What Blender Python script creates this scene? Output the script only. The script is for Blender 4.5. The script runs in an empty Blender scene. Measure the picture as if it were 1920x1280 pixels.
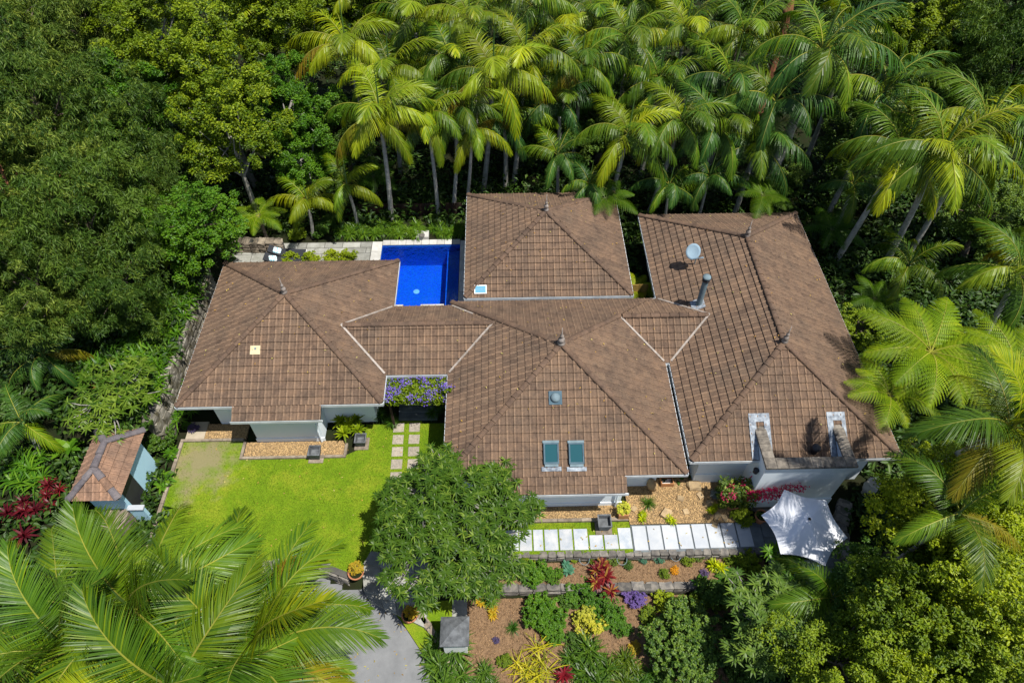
import bpy, bmesh, math, random
import numpy as np
from mathutils import Vector, Matrix, Euler
R = math.radians
rnd = random.Random(7)
SC = bpy.context.scene
COL = SC.collection

# ------------------------------------------------------------------ camera, sky, sun, exposure
FPX, PITCH, YAW, CAMZ = 1300.0, R(50.4), 0.022, 26.5
cam = bpy.data.cameras.new('camera')
camo = bpy.data.objects.new('camera', cam); COL.objects.link(camo)
cam.sensor_width = 36; cam.lens = 36 * FPX / 1920; cam.clip_end = 600; cam.clip_start = 0.3
camo.location = (0, 0, CAMZ); camo.rotation_euler = (math.pi / 2 - PITCH, 0, -YAW)
SC.camera = camo
SUN = Vector((0.36, -0.22, 1.0)).normalized()
elev = math.asin(SUN.z)
azim = math.atan2(SUN.x, SUN.y)
w = bpy.data.worlds.new('World'); SC.world = w; w.use_nodes = True
nt = w.node_tree; bg = nt.nodes['Background']
sky = nt.nodes.new('ShaderNodeTexSky'); sky.sky_type = 'NISHITA'; sky.sun_disc = False
sky.sun_elevation = elev; sky.sun_rotation = azim
nt.links.new(sky.outputs[0], bg.inputs[0]); bg.inputs[1].default_value = 0.09
sl = bpy.data.lights.new('sun', 'SUN'); sl.energy = 5.0; sl.angle = R(0.5); sl.color = (1, 0.955, 0.88)
slo = bpy.data.objects.new('sun', sl); COL.objects.link(slo)
slo.rotation_euler = SUN.to_track_quat('Z', 'Y').to_euler()
slo.location = (10, -10, 60)
vs = SC.view_settings
vs.view_transform = 'Standard'; vs.look = 'None'; vs.gamma = 1; vs.use_curve_mapping = False
vs.exposure = 0.43
SC.cycles.max_bounces = 6; SC.cycles.diffuse_bounces = 3; SC.cycles.transparent_max_bounces = 8
SC.cycles.caustics_reflective = False; SC.cycles.caustics_refractive = False

def at(u, v, z=0.0):
    """where the sight line through a photograph pixel meets height z"""
    x = (u - 960) / FPX; y = -(v - 640) / FPX
    d = (x, math.cos(PITCH) + y * math.sin(PITCH), -math.sin(PITCH) + y * math.cos(PITCH))
    c, s = math.cos(YAW), math.sin(YAW)
    t = (z - CAMZ) / d[2]
    return Vector(((d[0] * c + d[1] * s) * t, (-d[0] * s + d[1] * c) * t, z))

# ------------------------------------------------------------------ materials
def newmat(name):
    m = bpy.data.materials.new(name); m.use_nodes = True
    return m, m.node_tree, m.node_tree.nodes['Principled BSDF']

def N(t, typ, **kw):
    n = t.nodes.new(typ)
    for k, v in kw.items(): setattr(n, k, v)
    return n

def rndval(t):
    """random number per piece: attribute rnd on joined meshes plus the object's own random"""
    a = N(t, 'ShaderNodeAttribute', attribute_name='rnd')
    o = N(t, 'ShaderNodeObjectInfo')
    s = N(t, 'ShaderNodeMath', operation='ADD'); t.links.new(a.outputs['Fac'], s.inputs[0]); t.links.new(o.outputs['Random'], s.inputs[1])
    f = N(t, 'ShaderNodeMath', operation='FRACT'); t.links.new(s.outputs[0], f.inputs[0])
    return f.outputs[0]

def ramp(t, src, cols):
    r = N(t, 'ShaderNodeValToRGB'); el = r.color_ramp.elements
    while len(el) < len(cols): el.new(0.5)
    for e, (p, c) in zip(el, cols): e.position = p; e.color = (*c, 1)
    t.links.new(src, r.inputs[0]); return r.outputs[0]

def noise(t, scale, detail=4, vec=None, rough=.6):
    n = N(t, 'ShaderNodeTexNoise'); n.inputs['Scale'].default_value = scale; n.inputs['Detail'].default_value = detail
    n.inputs['Roughness'].default_value = rough
    if vec is None:
        g = N(t, 'ShaderNodeNewGeometry'); vec = g.outputs['Position']
    t.links.new(vec, n.inputs['Vector']); return n.outputs['Fac']

def mix(t, fac, a, b, mode='MIX'):
    m = N(t, 'ShaderNodeMix', data_type='RGBA', blend_type=mode)
    for sock, v in ((m.inputs['Factor'], fac), (m.inputs['A'], a), (m.inputs['B'], b)): pass
    ins = [m.inputs[0], m.inputs[6], m.inputs[7]]
    for sock, v in zip(ins, (fac, a, b)):
        if isinstance(v, (int, float)): sock.default_value = v
        elif isinstance(v, tuple): sock.default_value = (*v, 1)
        else: t.links.new(v, sock)
    return m.outputs[2]

def bump(t, b, src, strength=.4, dist=.02):
    n = N(t, 'ShaderNodeBump'); n.inputs['Strength'].default_value = strength; n.inputs['Distance'].default_value = dist
    t.links.new(src, n.inputs['Height']); t.links.new(n.outputs[0], b.inputs['Normal'])

def plain(name, a, b=None, scale=3, rough=.8, spec=.3, metal=0, bmp=0, fine=40, vary=0.0):
    m, t, bs = newmat(name)
    b = b or tuple(x * .75 for x in a)
    c = ramp(t, noise(t, scale, 6), [(.35, a), (.65, b)])
    if vary:
        v = ramp(t, rndval(t), [(0, (1 - vary,) * 3), (1, (1 + vary * .6,) * 3)])
        c = mix(t, 1.0, c, v, 'MULTIPLY')
    t.links.new(c, bs.inputs['Base Color'])
    bs.inputs['Roughness'].default_value = rough; bs.inputs['Specular IOR Level'].default_value = spec; bs.inputs['Metallic'].default_value = metal
    if bmp: bump(t, bs, noise(t, fine, 5), bmp, .02)
    return m

def leafmat(name, cols, rough=.45, trans=.3, spec=.22):
    """cols: list of colours spread over the per-leaf random value"""
    m, t, bs = newmat(name)
    k = len(cols)
    c = ramp(t, rndval(t), [(i / max(1, k - 1), cc) for i, cc in enumerate(cols)])
    big = ramp(t, noise(t, .55, 3), [(.3, (.72, .8, .8)), (.7, (1.25, 1.16, 1.0))])
    c = mix(t, 1.0, c, big, 'MULTIPLY')
    oi = N(t, 'ShaderNodeObjectInfo'); c = mix(t, 1.0, c, oi.outputs['Color'], 'MULTIPLY')
    t.links.new(c, bs.inputs['Base Color']); bs.inputs['Roughness'].default_value = rough
    bs.inputs['Specular IOR Level'].default_value = spec
    tr = N(t, 'ShaderNodeBsdfTranslucent')
    tc = mix(t, 1.0, c, (1.35, 1.25, .35), 'MULTIPLY'); t.links.new(tc, tr.inputs[0])
    ms = N(t, 'ShaderNodeMixShader'); ms.inputs[0].default_value = trans
    t.links.new(bs.outputs[0], ms.inputs[1]); t.links.new(tr.outputs[0], ms.inputs[2])
    t.links.new(ms.outputs[0], t.nodes['Material Output'].inputs[0])
    return m

M = {}
def tilemat(name, a, b, c3):
    m, t, bs = newmat(name)
    at_ = N(t, 'ShaderNodeAttribute', attribute_name='rnd'); oi = N(t, 'ShaderNodeObjectInfo'); sx = N(t, 'ShaderNodeSeparateColor')
    t.links.new(oi.outputs['Color'], sx.inputs[0])
    ad = N(t, 'ShaderNodeMath', operation='ADD'); t.links.new(at_.outputs['Fac'], ad.inputs[0]); t.links.new(sx.outputs[0], ad.inputs[1])
    c = ramp(t, ad.outputs[0], [(0, a), (.5, b), (1, c3)])
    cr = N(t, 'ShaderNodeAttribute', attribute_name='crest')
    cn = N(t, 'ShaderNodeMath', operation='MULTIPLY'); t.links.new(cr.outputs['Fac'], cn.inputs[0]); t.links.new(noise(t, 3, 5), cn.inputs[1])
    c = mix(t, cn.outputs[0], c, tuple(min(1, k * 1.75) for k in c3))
    st = ramp(t, noise(t, .8, 5), [(.3, (.78, .8, .82)), (.6, (1.08, 1.04, 1.0))])
    c = mix(t, 1.0, c, st, 'MULTIPLY')
    st2 = ramp(t, noise(t, 2.6, 4, rough=.7), [(.34, (.60, .60, .62)), (.5, (1, 1, 1)), (.7, (1.2, 1.16, 1.08))])
    c = mix(t, .8, c, st2, 'MULTIPLY')
    sp = ramp(t, noise(t, 14, 6, rough=.75), [(.3, (.62, .6, .58)), (.5, (1, 1, 1)), (.72, (1.45, 1.38, 1.28))])
    c = mix(t, .75, c, sp, 'MULTIPLY')
    li = ramp(t, noise(t, 30, 3), [(.66, (0, 0, 0)), (.74, (.7, .7, .7))])
    c = mix(t, li, c, (.22, .18, .13))
    t.links.new(c, bs.inputs['Base Color']); bs.inputs['Roughness'].default_value = .85
    bs.inputs['Specular IOR Level'].default_value = .25
    bump(t, bs, noise(t, 60, 4), .35, .01)
    return m
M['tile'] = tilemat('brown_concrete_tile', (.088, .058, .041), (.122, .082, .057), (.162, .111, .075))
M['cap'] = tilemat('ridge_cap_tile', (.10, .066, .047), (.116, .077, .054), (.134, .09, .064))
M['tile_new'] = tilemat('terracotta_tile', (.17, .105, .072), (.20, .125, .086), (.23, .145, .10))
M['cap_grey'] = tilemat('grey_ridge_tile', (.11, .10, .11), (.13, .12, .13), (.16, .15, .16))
M['deck'] = plain('roof_deck', (.03, .022, .018), rough=.9)
M['wall'] = plain('painted_wall', (.78, .85, .90), (.73, .81, .87), .7, .75, .25, bmp=.08)
M['wall_blue'] = plain('pale_blue_wall', (.40, .62, .74), (.36, .57, .69), .7, .75, .25, bmp=.08)
M['gutter'] = plain('gutter_metal', (.66, .70, .72), (.5, .53, .55), 2, .45, .5)
M['soffit'] = plain('soffit', (.3, .3, .3), rough=.9)
M['flash'] = plain('valley_flashing', (.36, .31, .27), (.2, .17, .14), 4, .5, .5)
M['lead'] = plain('lead_flashing', (.36, .40, .44), (.13, .15, .18), 6, .7, .2, bmp=.3)
M['steel'] = plain('grey_steel', (.17, .23, .26), (.12, .17, .19), 5, .7, .2, .0)
M['darkmetal'] = plain('dark_metal', (.03, .03, .035), rough=.5)
M['frame_grey'] = plain('window_frame_grey', (.09, .14, .17), (.06, .10, .13), 3, .8, .08)
M['dish'] = plain('dish_grey', (.26, .36, .43), (.22, .31, .38), 3, .75, .15)
M['white'] = plain('white_paint', (.8, .8, .78), (.72, .72, .7), 2, .5, .4)
M['cream'] = plain('cream_tile', (.62, .52, .32), (.5, .42, .26), 6, .8)
M['terracotta'] = plain('terracotta', (.42, .17, .08), (.33, .14, .07), 5, .8, bmp=.2)
M['wood'] = plain('orange_timber', (.42, .2, .08), (.3, .14, .06), 6, .7, bmp=.2)
M['darkwood'] = plain('dark_red_timber', (.05, .024, .018), (.035, .02, .015), 4, .8, bmp=.2, vary=.3)
M['bamboo'] = plain('bamboo_screen', (.42, .27, .07), (.3, .19, .05), 9, .7, vary=.3)
M['fabric_white'] = plain('white_canvas', (.74, .76, .80), (.70, .72, .77), .8, .9, .1)
M['fabric_dark'] = plain('charcoal_fabric', (.03, .033, .04), rough=.9)
M['fabric_blue'] = plain('blue_fabric', (.02, .07, .28), rough=.9)
def checker(name, a, b, scale):
    m, t, bs = newmat(name)
    v = N(t, 'ShaderNodeTexVoronoi'); v.inputs['Scale'].default_value = scale
    tc = N(t, 'ShaderNodeTexCoord'); t.links.new(tc.outputs['Object'], v.inputs['Vector'])
    t.links.new(ramp(t, v.outputs['Distance'], [(.42, a), (.5, b)]), bs.inputs['Base Color']); bs.inputs['Roughness'].default_value = .9
    return m
M['cushion'] = checker('patterned_cushion', (.12, .42, .55), (.8, .85, .85), 14)
M['stone'] = plain('grey_stone', (.22, .20, .17), (.10, .095, .09), 5, .9, .2, bmp=.6, fine=18, vary=.35)
M['stone_edge'] = plain('brown_stone_edging', (.30, .25, .19), (.16, .13, .10), 5, .9, .2, bmp=.5, fine=20, vary=.25)
M['bankstone'] = plain('mossy_bank_stone', (.30, .28, .24), (.09, .08, .045), 2.5, .9, .2, bmp=.8, fine=9, vary=.45)
M['capstone'] = plain('weathered_capping', (.24, .21, .17), (.09, .08, .07), 5, .9, .2, bmp=.6, fine=20, vary=.2)
M['flag'] = plain('grey_flagstone', (.34, .34, .31), (.22, .22, .19), 3, .85, .3, bmp=.4, fine=15, vary=.3)
M['slate'] = plain('dark_slate_paver', (.13, .155, .165), (.085, .10, .11), 3, .6, .4, bmp=.2, vary=.25)
M['coping'] = plain('pale_coping', (.5, .49, .46), (.4, .39, .36), 3, .8, .3, bmp=.2, vary=.15)
M['whiteslab'] = plain('white_paving_slab', (.46, .48, .50), (.38, .41, .45), 2, .7, .3, bmp=.1, vary=.08)
M['marbleslab'] = plain('grey_marbled_slab', (.46, .47, .48), (.30, .34, .39), 2.2, .6, .3, vary=.15)
M['paver'] = plain('square_stepping_paver', (.38, .33, .27), (.27, .24, .20), 8, .9, .2, bmp=.4, vary=.15)
M['mortar'] = plain('mortar', (.10, .095, .085), rough=.95)
M['concrete'] = plain('driveway_concrete', (.20, .205, .21), (.15, .155, .16), 1.5, .85, .3, bmp=.2, fine=50)
M['concrete_path'] = plain('tan_concrete', (.40, .34, .26), (.32, .28, .2), 2, .9, .2, bmp=.2)
M['gravel'] = plain('golden_gravel', (.50, .34, .16), (.36, .24, .12), 8, .9, .2, vary=.5)
M['gravelbed'] = plain('gravel_bed', (.30, .21, .11), (.2, .14, .08), 20, .9, .2, bmp=.8, fine=50)
M['rock'] = plain('sandstone_rock', (.42, .31, .17), (.3, .22, .13), 4, .9, .2, bmp=.5, fine=12, vary=.25)
M['mulch'] = plain('bark_mulch', (.23, .145, .08), (.13, .082, .048), 12, .95, .1, bmp=1.0, fine=35)
M['chip'] = plain('mulch_chip', (.36, .23, .12), (.22, .13, .07), 8, .95, .1, vary=.6)
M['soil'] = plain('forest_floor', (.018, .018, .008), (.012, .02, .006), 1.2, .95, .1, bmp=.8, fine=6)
M['slatecap'] = plain('slate_cap', (.14, .15, .16), (.06, .065, .07), 4, .7, .3, bmp=.4)
M['bark_palm'] = plain('palm_trunk_bark', (.44, .42, .38), (.26, .25, .22), 6, .9, .2, bmp=.6, fine=14)
M['bark'] = plain('tree_bark', (.16, .13, .10), (.08, .06, .045), 5, .9, .2, bmp=.6, fine=10)
M['bark_red'] = plain('red_bark', (.30, .12, .06), (.16, .07, .04), 5, .8, .2)
M['bark_pale'] = plain('pale_bark', (.33, .31, .28), (.2, .19, .17), 5, .9, .2)
# pool
m, t, bs = newmat('cobalt_mosaic')
v = N(t, 'ShaderNodeTexVoronoi'); v.inputs['Scale'].default_value = 22
g = N(t, 'ShaderNodeNewGeometry'); t.links.new(g.outputs['Position'], v.inputs['Vector'])
c = mix(t, .4, (.010, .135, .60), v.outputs['Color'], 'OVERLAY'); t.links.new(c, bs.inputs['Base Color']); bs.inputs['Roughness'].default_value = .4
M['mosaic'] = m
m, t, bs = newmat('pool_water')
tr = N(t, 'ShaderNodeBsdfTransparent'); tr.inputs[0].default_value = (.62, .84, .98, 1)
gl = N(t, 'ShaderNodeBsdfGlossy'); gl.inputs['Roughness'].default_value = .02
fr = N(t, 'ShaderNodeFresnel'); fr.inputs[0].default_value = 1.33
bp = N(t, 'ShaderNodeBump'); bp.inputs['Strength'].default_value = .25; bp.inputs['Distance'].default_value = .03
t.links.new(noise(t, 5, 4), bp.inputs['Height']); t.links.new(bp.outputs[0], gl.inputs['Normal']); t.links.new(bp.outputs[0], fr.inputs['Normal'])
ms = N(t, 'ShaderNodeMixShader'); t.links.new(fr.outputs[0], ms.inputs[0]); t.links.new(tr.outputs[0], ms.inputs[1]); t.links.new(gl.outputs[0], ms.inputs[2])
t.links.new(ms.outputs[0], t.nodes['Material Output'].inputs[0]); M['water'] = m
m, t, bs = newmat('skylight_glass'); bs.inputs['Base Color'].default_value = (.012, .07, .085, 1); bs.inputs['Roughness'].default_value = .08; M['glass'] = m
m, t, bs = newmat('solar_glass'); bs.inputs['Base Color'].default_value = (.12, .32, .45, 1); bs.inputs['Roughness'].default_value = .15; M['solar'] = m
# lawn
m, t, bs = newmat('lawn_grass')
c = ramp(t, noise(t, .45, 6, rough=.75), [(.34, (.09, .17, .006)), (.5, (.135, .225, .008)), (.66, (.23, .27, .02))])
f = ramp(t, noise(t, 30, 4), [(.35, (.66, .7, .6)), (.65, (1.25, 1.2, 1.1))]); c = mix(t, 1.0, c, f, 'MULTIPLY')
g = N(t, 'ShaderNodeNewGeometry')
vd = N(t, 'ShaderNodeVectorMath', operation='DISTANCE'); t.links.new(g.outputs['Position'], vd.inputs[0]); vd.inputs[1].default_value = (-13.1, 15.4, 0)
mm = N(t, 'ShaderNodeMath', operation='MULTIPLY_ADD'); t.links.new(noise(t, 1.3, 5), mm.inputs[0]); mm.inputs[1].default_value = 5.0; mm.inputs[2].default_value = -2.5
m2 = N(t, 'ShaderNodeMath', operation='ADD'); t.links.new(vd.outputs['Value'], m2.inputs[0]); t.links.new(mm.outputs[0], m2.inputs[1])
bare = ramp(t, m2.outputs[0], [(.0, (1, 1, 1)), (.9, (.85, .85, .85)), (1.0, (0, 0, 0))])
dv = N(t, 'ShaderNodeMath', operation='DIVIDE'); t.links.new(m2.outputs[0], dv.inputs[0]); dv.inputs[1].default_value = 2.1
bare = ramp(t, dv.outputs[0], [(.25, (.85, .85, .85)), (.9, (0, 0, 0))])
c = mix(t, bare, c, (.23, .19, .11))
t.links.new(c, bs.inputs['Base Color']); bs.inputs['Roughness'].default_value = .9; bs.inputs['Specular IOR Level'].default_value = .15
bump(t, bs, noise(t, 45, 4), .8, .03); M['lawn'] = m
# leaves
M['blade'] = leafmat('lawn_blade', [(.10, .18, .012), (.17, .25, .02), (.24, .30, .035)], .6, .35, .15)
M['frond'] = leafmat('palm_frond', [(.045, .11, .006), (.08, .16, .007), (.15, .22, .004)], .42, .18, .28)
M['frond_lime'] = leafmat('lime_palm_frond', [(.13, .21, .006), (.20, .27, .008), (.31, .34, .004)], .42, .2, .25)
M['frond_yellow'] = leafmat('yellowing_palm_frond', [(.20, .23, .01), (.29, .26, .012), (.34, .22, .025)], .5, .35, .25)
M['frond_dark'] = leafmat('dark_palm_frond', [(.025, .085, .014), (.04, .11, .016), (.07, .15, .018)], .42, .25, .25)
M['rachis'] = leafmat('frond_rib', [(.26, .27, .04), (.30, .30, .05)], .5, .1)
M['shaft'] = leafmat('green_crownshaft', [(.06, .13, .03), (.09, .16, .04)], .4, .05)
M['fern'] = leafmat('fern_frond', [(.15, .25, .006), (.20, .31, .008), (.26, .34, .012)], .5, .4, .2)
M['leaf_olive'] = leafmat('olive_leaf', [(.03, .075, .012), (.085, .15, .02), (.24, .31, .05)], .45, .3)
M['leaf_yg'] = leafmat('yellow_green_leaf', [(.055, .11, .005), (.13, .20, .008), (.25, .33, .014)], .45, .32)
M['leaf_green'] = leafmat('bright_green_leaf', [(.04, .12, .008), (.07, .18, .010), (.12, .24, .014)], .4, .32)
M['leaf_dark'] = leafmat('dark_green_leaf', [(.03, .075, .012), (.075, .14, .018), (.15, .23, .03)], .42, .25)
M['leaf_lime'] = leafmat('lime_leaf', [(.11, .17, .004), (.23, .31, .008), (.36, .43, .015)], .4, .35)
M['leaf_mid'] = leafmat('mid_green_leaf', [(.035, .09, .010), (.06, .13, .014), (.10, .18, .02)], .35, .28)
M['leaf_frangi'] = leafmat('frangipani_leaf', [(.03, .075, .006), (.065, .13, .010), (.16, .24, .03)], .4, .3)
M['leaf_blue'] = leafmat('blue_green_leaf', [(.05, .16, .10), (.09, .22, .14)], .5, .2)
M['leaf_yellow'] = leafmat('yellow_leaf', [(.12, .16, .01), (.42, .38, .012), (.52, .46, .02)], .45, .3)
M['leaf_gold'] = leafmat('golden_leaf', [(.45, .24, .01), (.55, .36, .02), (.40, .38, .04)], .45, .3)
M['leaf_variegated'] = leafmat('variegated_leaf', [(.20, .30, .02), (.50, .48, .04), (.58, .55, .10)], .45, .3)
M['leaf_red'] = leafmat('crimson_leaf', [(.10, .008, .012), (.20, .012, .022), (.30, .02, .03)], .4, .3)
M['leaf_redtip'] = leafmat('red_and_yellow_leaf', [(.10, .006, .012), (.16, .012, .02), (.20, .02, .02), (.38, .28, .05)], .4, .3)
M['petal_purple'] = leafmat('violet_petal', [(.12, .08, .42), (.18, .12, .55), (.24, .17, .62)], .6, .2)
M['leaf_purple'] = leafmat('purple_leaf', [(.07, .05, .13), (.12, .09, .20)], .6, .2)
M['petal_pink'] = leafmat('magenta_petal', [(.45, .01, .10), (.6, .03, .16)], .6, .3)
M['petal_cream'] = leafmat('cream_petal', [(.5, .5, .2), (.6, .6, .3)], .6, .3)
M['petal_orange'] = leafmat('orange_petal', [(.6, .16, .01), (.6, .4, .02)], .6, .3)
M['leaf_silver'] = leafmat('silver_leaf', [(.25, .28, .28), (.35, .38, .38)], .6, .1)
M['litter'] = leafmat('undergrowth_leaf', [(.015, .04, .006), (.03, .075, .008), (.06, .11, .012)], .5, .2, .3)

# ------------------------------------------------------------------ object helpers
def wloc(o):
    v = Vector(o.location); p = o.parent
    while p: v += Vector(p.location); p = p.parent
    return v

def props(o, label=None, cat=None, group=None, kind=None):
    if label: o['label'] = label
    if cat: o['category'] = cat
    if group: o['group'] = group
    if kind: o['kind'] = kind
    return o

def mesh(name, V, Fc, mat, rv=None, smooth=False, pmats=None, pidx=None):
    me = bpy.data.meshes.new(name)
    if isinstance(V, np.ndarray):
        nv = len(V); nf = len(Fc); k = Fc.shape[1]
        me.vertices.add(nv); me.vertices.foreach_set('co', V.astype(np.float32).ravel())
        me.loops.add(nf * k); me.loops.foreach_set('vertex_index', Fc.astype(np.int32).ravel())
        me.polygons.add(nf); me.polygons.foreach_set('loop_start', np.arange(0, nf * k, k, dtype=np.int32))
        me.update(calc_edges=True)
    else:
        me.from_pydata([tuple(v) for v in V], [], Fc)
    for m_ in (pmats or [mat]): me.materials.append(m_)
    if pidx is not None: me.polygons.foreach_set('material_index', np.array(pidx, dtype=np.int32))
    if rv is not None:
        a = me.attributes.new('rnd', 'FLOAT', 'FACE'); a.data.foreach_set('value', np.array(rv, dtype=np.float32))
    if smooth: me.polygons.foreach_set('use_smooth', [True] * len(me.polygons))
    me.update()
    return me

def link(name, me, parent=None, loc=(0, 0, 0), rot=(0, 0, 0), scale=None, **kw):
    o = bpy.data.objects.new(name, me); COL.objects.link(o)
    o.location = loc; o.rotation_euler = rot
    if scale is not None: o.scale = (scale,) * 3 if isinstance(scale, (int, float)) else scale
    if parent: o.parent = parent
    return props(o, **kw)

def empty(name, loc, label, cat, group=None, rz=0, rot=None):
    o = bpy.data.objects.new(name, None); COL.objects.link(o); o.empty_display_size = .3
    o.location = loc; o.rotation_euler = rot or (0, 0, rz)
    return props(o, label, cat, group)

class MB:
    """collects world-space shapes for one mesh"""
    def __init__(s): s.v = []; s.f = []; s.r = []
    def add(s, vs_, fs, r=0.0):
        b = len(s.v); s.v += [Vector(v) for v in vs_]; s.f += [tuple(b + i for i in f) for f in fs]; s.r += [r] * len(fs); return s
    def box(s, x0, x1, y0, y1, z0, z1, r=0.0):
        v = [(x, y, z) for z in (z0, z1) for y in (y0, y1) for x in (x0, x1)]
        return s.add(v, [(0, 2, 3, 1), (4, 5, 7, 6), (0, 1, 5, 4), (2, 6, 7, 3), (0, 4, 6, 2), (1, 3, 7, 5)], r)
    def prism(s, poly, z0, z1, r=0.0):
        n = len(poly); v = [(p[0], p[1], z0) for p in poly] + [(p[0], p[1], z1) for p in poly]
        return s.add(v, [tuple(range(n))[::-1], tuple(range(n, 2 * n))] + [(i, (i + 1) % n, n + (i + 1) % n, n + i) for i in range(n)], r)
    def tube(s, pts, rad, sides=8, cap=True, r=0.0):
        pts = [Vector(p) for p in pts]; n = len(pts)
        if isinstance(rad, (int, float)): rad = [rad] * n
        vv = []; ff = []
        for i, p in enumerate(pts):
            d = (pts[min(i + 1, n - 1)] - pts[max(i - 1, 0)]).normalized()
            a = d.cross(Vector((0, 0, 1))) if abs(d.z) < .95 else d.cross(Vector((1, 0, 0)))
            a.normalize(); b = d.cross(a)
            for k in range(sides):
                t_ = 2 * math.pi * k / sides; vv.append(p + (a * math.cos(t_) + b * math.sin(t_)) * rad[i])
        for i in range(n - 1):
            for k in range(sides):
                k2 = (k + 1) % sides; ff.append((i * sides + k, i * sides + k2, (i + 1) * sides + k2, (i + 1) * sides + k))
        if cap: ff.append(tuple(range(sides))[::-1]); ff.append(tuple((n - 1) * sides + k for k in range(sides)))
        return s.add(vv, ff, r)
    def lathe(s, c, prof, sides=20, r=0.0):
        c = Vector(c); vv = [c + Vector((rr * math.cos(2 * math.pi * k / sides), rr * math.sin(2 * math.pi * k / sides), z)) for rr, z in prof for k in range(sides)]
        ff = [(i * sides + k, i * sides + (k + 1) % sides, (i + 1) * sides + (k + 1) % sides, (i + 1) * sides + k) for i in range(len(prof) - 1) for k in range(sides)]
        ff.append(tuple(range(sides))[::-1]); ff.append(tuple((len(prof) - 1) * sides + k for k in range(sides)))
        return s.add(vv, ff, r)
    def build(s, name, mat, parent=None, origin=None, smooth=False, bevel=0, **kw):
        base = wloc(parent) if parent else Vector((0, 0, 0))
        org = Vector(origin) if origin is not None else (base if parent else Vector((0, 0, 0)))
        me = mesh(name, [v - org for v in s.v], s.f, M[mat] if isinstance(mat, str) else mat, s.r, smooth)
        if bevel:
            bm = bmesh.new(); bm.from_mesh(me)
            bmesh.ops.bevel(bm, geom=bm.edges[:], offset=bevel, segments=1, affect='EDGES'); bm.to_mesh(me); bm.free()
        return link(name, me, parent, org - base, **kw)

# ------------------------------------------------------------------ ground
def inpoly(x, y, P):
    c = False; j = len(P) - 1
    for i in range(len(P)):
        if (P[i][1] > y) != (P[j][1] > y) and x < (P[j][0] - P[i][0]) * (y - P[i][1]) / (P[j][1] - P[i][1]) + P[i][0]: c = not c
        j = i
    return c
ZL, ZM = -.8, -.4
curve_px = [(300, 1090), (400, 1072), (490, 1060), (545, 1053), (600, 1058), (655, 1080)]
curve = [at(u, v, 0) for u, v in curve_px]                                   # top line of the curved lawn wall
drive_edge = [at(u, v, ZL - .1) for u, v in [(665, 1092), (715, 1122), (752, 1165), (785, 1215), (812, 1262), (830, 1330)]]
def lawn_bottom(x):
    for a, b in zip(curve, curve[1:]):
        if a.x <= x <= b.x: return a.y + (b.y - a.y) * (x - a.x) / (b.x - a.x)
    return curve[0].y if x < curve[0].x else curve[-1].y
def gz(x, y):
    if x < -15.0 and 15.9 < y < 25.5: return 2.0
    if x < -15.0 and y >= 25.5: return 1.2 if y < 29.5 else .6
    if x < -17.3: return .9
    if -5.75 < x < -2.95 and 8.3 < y < 11.0: return ZL
    if y < 9.75 and x > -5.2: return ZL
    if 9.75 <= y < 10.85 and x > -.9: return ZM
    if x <= -5.2 and x > -14.6 and y < lawn_bottom(x) - .1: return ZL
    if x <= -14.6 and y < 11: return -.3
    if y < 9.0: return ZL
    return 0.0
xs = list(np.arange(-75, -22, 2.5)) + list(np.arange(-22, 22, .25)) + list(np.arange(22, 78, 2.5))
ys = list(np.arange(-12, 3, 2.5)) + list(np.arange(3, 34, .25)) + list(np.arange(34, 96, 2.5))
X, Y = np.meshgrid(xs, ys); Z = np.zeros_like(X)
rg = np.random.RandomState(3)
Z = np.array([[gz(x, y) for x in xs] for y in ys]) - .06
far = (np.abs(X) > 20) | (Y > 32)
Z = Z + far * (rg.rand(*X.shape) - .6) * .3
pool_hole = (X > -6.9) & (X < -2.05) & (Y > 23.2) & (Y < 29.3)
Z[pool_hole] = -1.9
nx, ny = len(xs), len(ys)
idx = np.arange(nx * ny).reshape(ny, nx)
Fq = np.stack([idx[:-1, :-1], idx[:-1, 1:], idx[1:, 1:], idx[1:, :-1]], -1).reshape(-1, 4)
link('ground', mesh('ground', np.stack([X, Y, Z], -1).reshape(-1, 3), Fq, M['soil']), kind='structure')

lawn_poly = [(-14.25, 16.45), (-14.25, 10.9)] + [(p.x, p.y) for p in curve if p.x > -14.2] + [(-5.2, 11.2), (-4.3, 11.6), (-.3, 11.0), (5.05, 10.95), (5.05, 12.28), (-1.5, 12.3), (-1.7, 17.2), (-6.2, 17.2), (-6.2, 16.0), (-7.2, 15.5), (-11.4, 15.5), (-11.4, 16.45)]
MB().prism(lawn_poly, -.3, 0).build('lawn', 'lawn', kind='structure')
strip = [(at(u, v, ZL).x, at(u, v, ZL).y) for u, v in [(783, 1125), (850, 1120), (850, 1215), (812, 1215), (795, 1165)]][::-1]
MB().prism(strip, ZL - .2, ZL + .02).build('lawn_strip', 'lawn', kind='structure')
def grass(name, inside, bx, n, z, parent=None):
    g = np.random.RandomState(11); P = []
    while len(P) < n:
        x = g.uniform(bx[0], bx[1]); y = g.uniform(bx[2], bx[3])
        if inside(x, y) and math.hypot(x + 13.1, y - 15.4) > g.uniform(.3, 2.1): P.append((x, y))
    P = np.array(P); k = len(P); a = g.uniform(0, 6.28, k); h = g.uniform(.025, .055, k); wd = .012
    lean = g.uniform(-.04, .04, (k, 2))
    c = np.column_stack([P, np.full(k, z)])
    dx = np.column_stack([np.cos(a), np.sin(a), np.zeros(k)]) * wd
    V = np.stack([c - dx, c + dx, c + np.column_stack([lean, h])], 1).reshape(-1, 3)
    link(name, mesh(name, V, np.arange(k * 3).reshape(-1, 3), M['blade'], g.rand(k)), kind='stuff', label='short bright green lawn grass', cat='grass')
grass('grass', lambda x, y: inpoly(x, y, lawn_poly), (-14.3, 5.1, 9.8, 17.3), 60000, 0)

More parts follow.
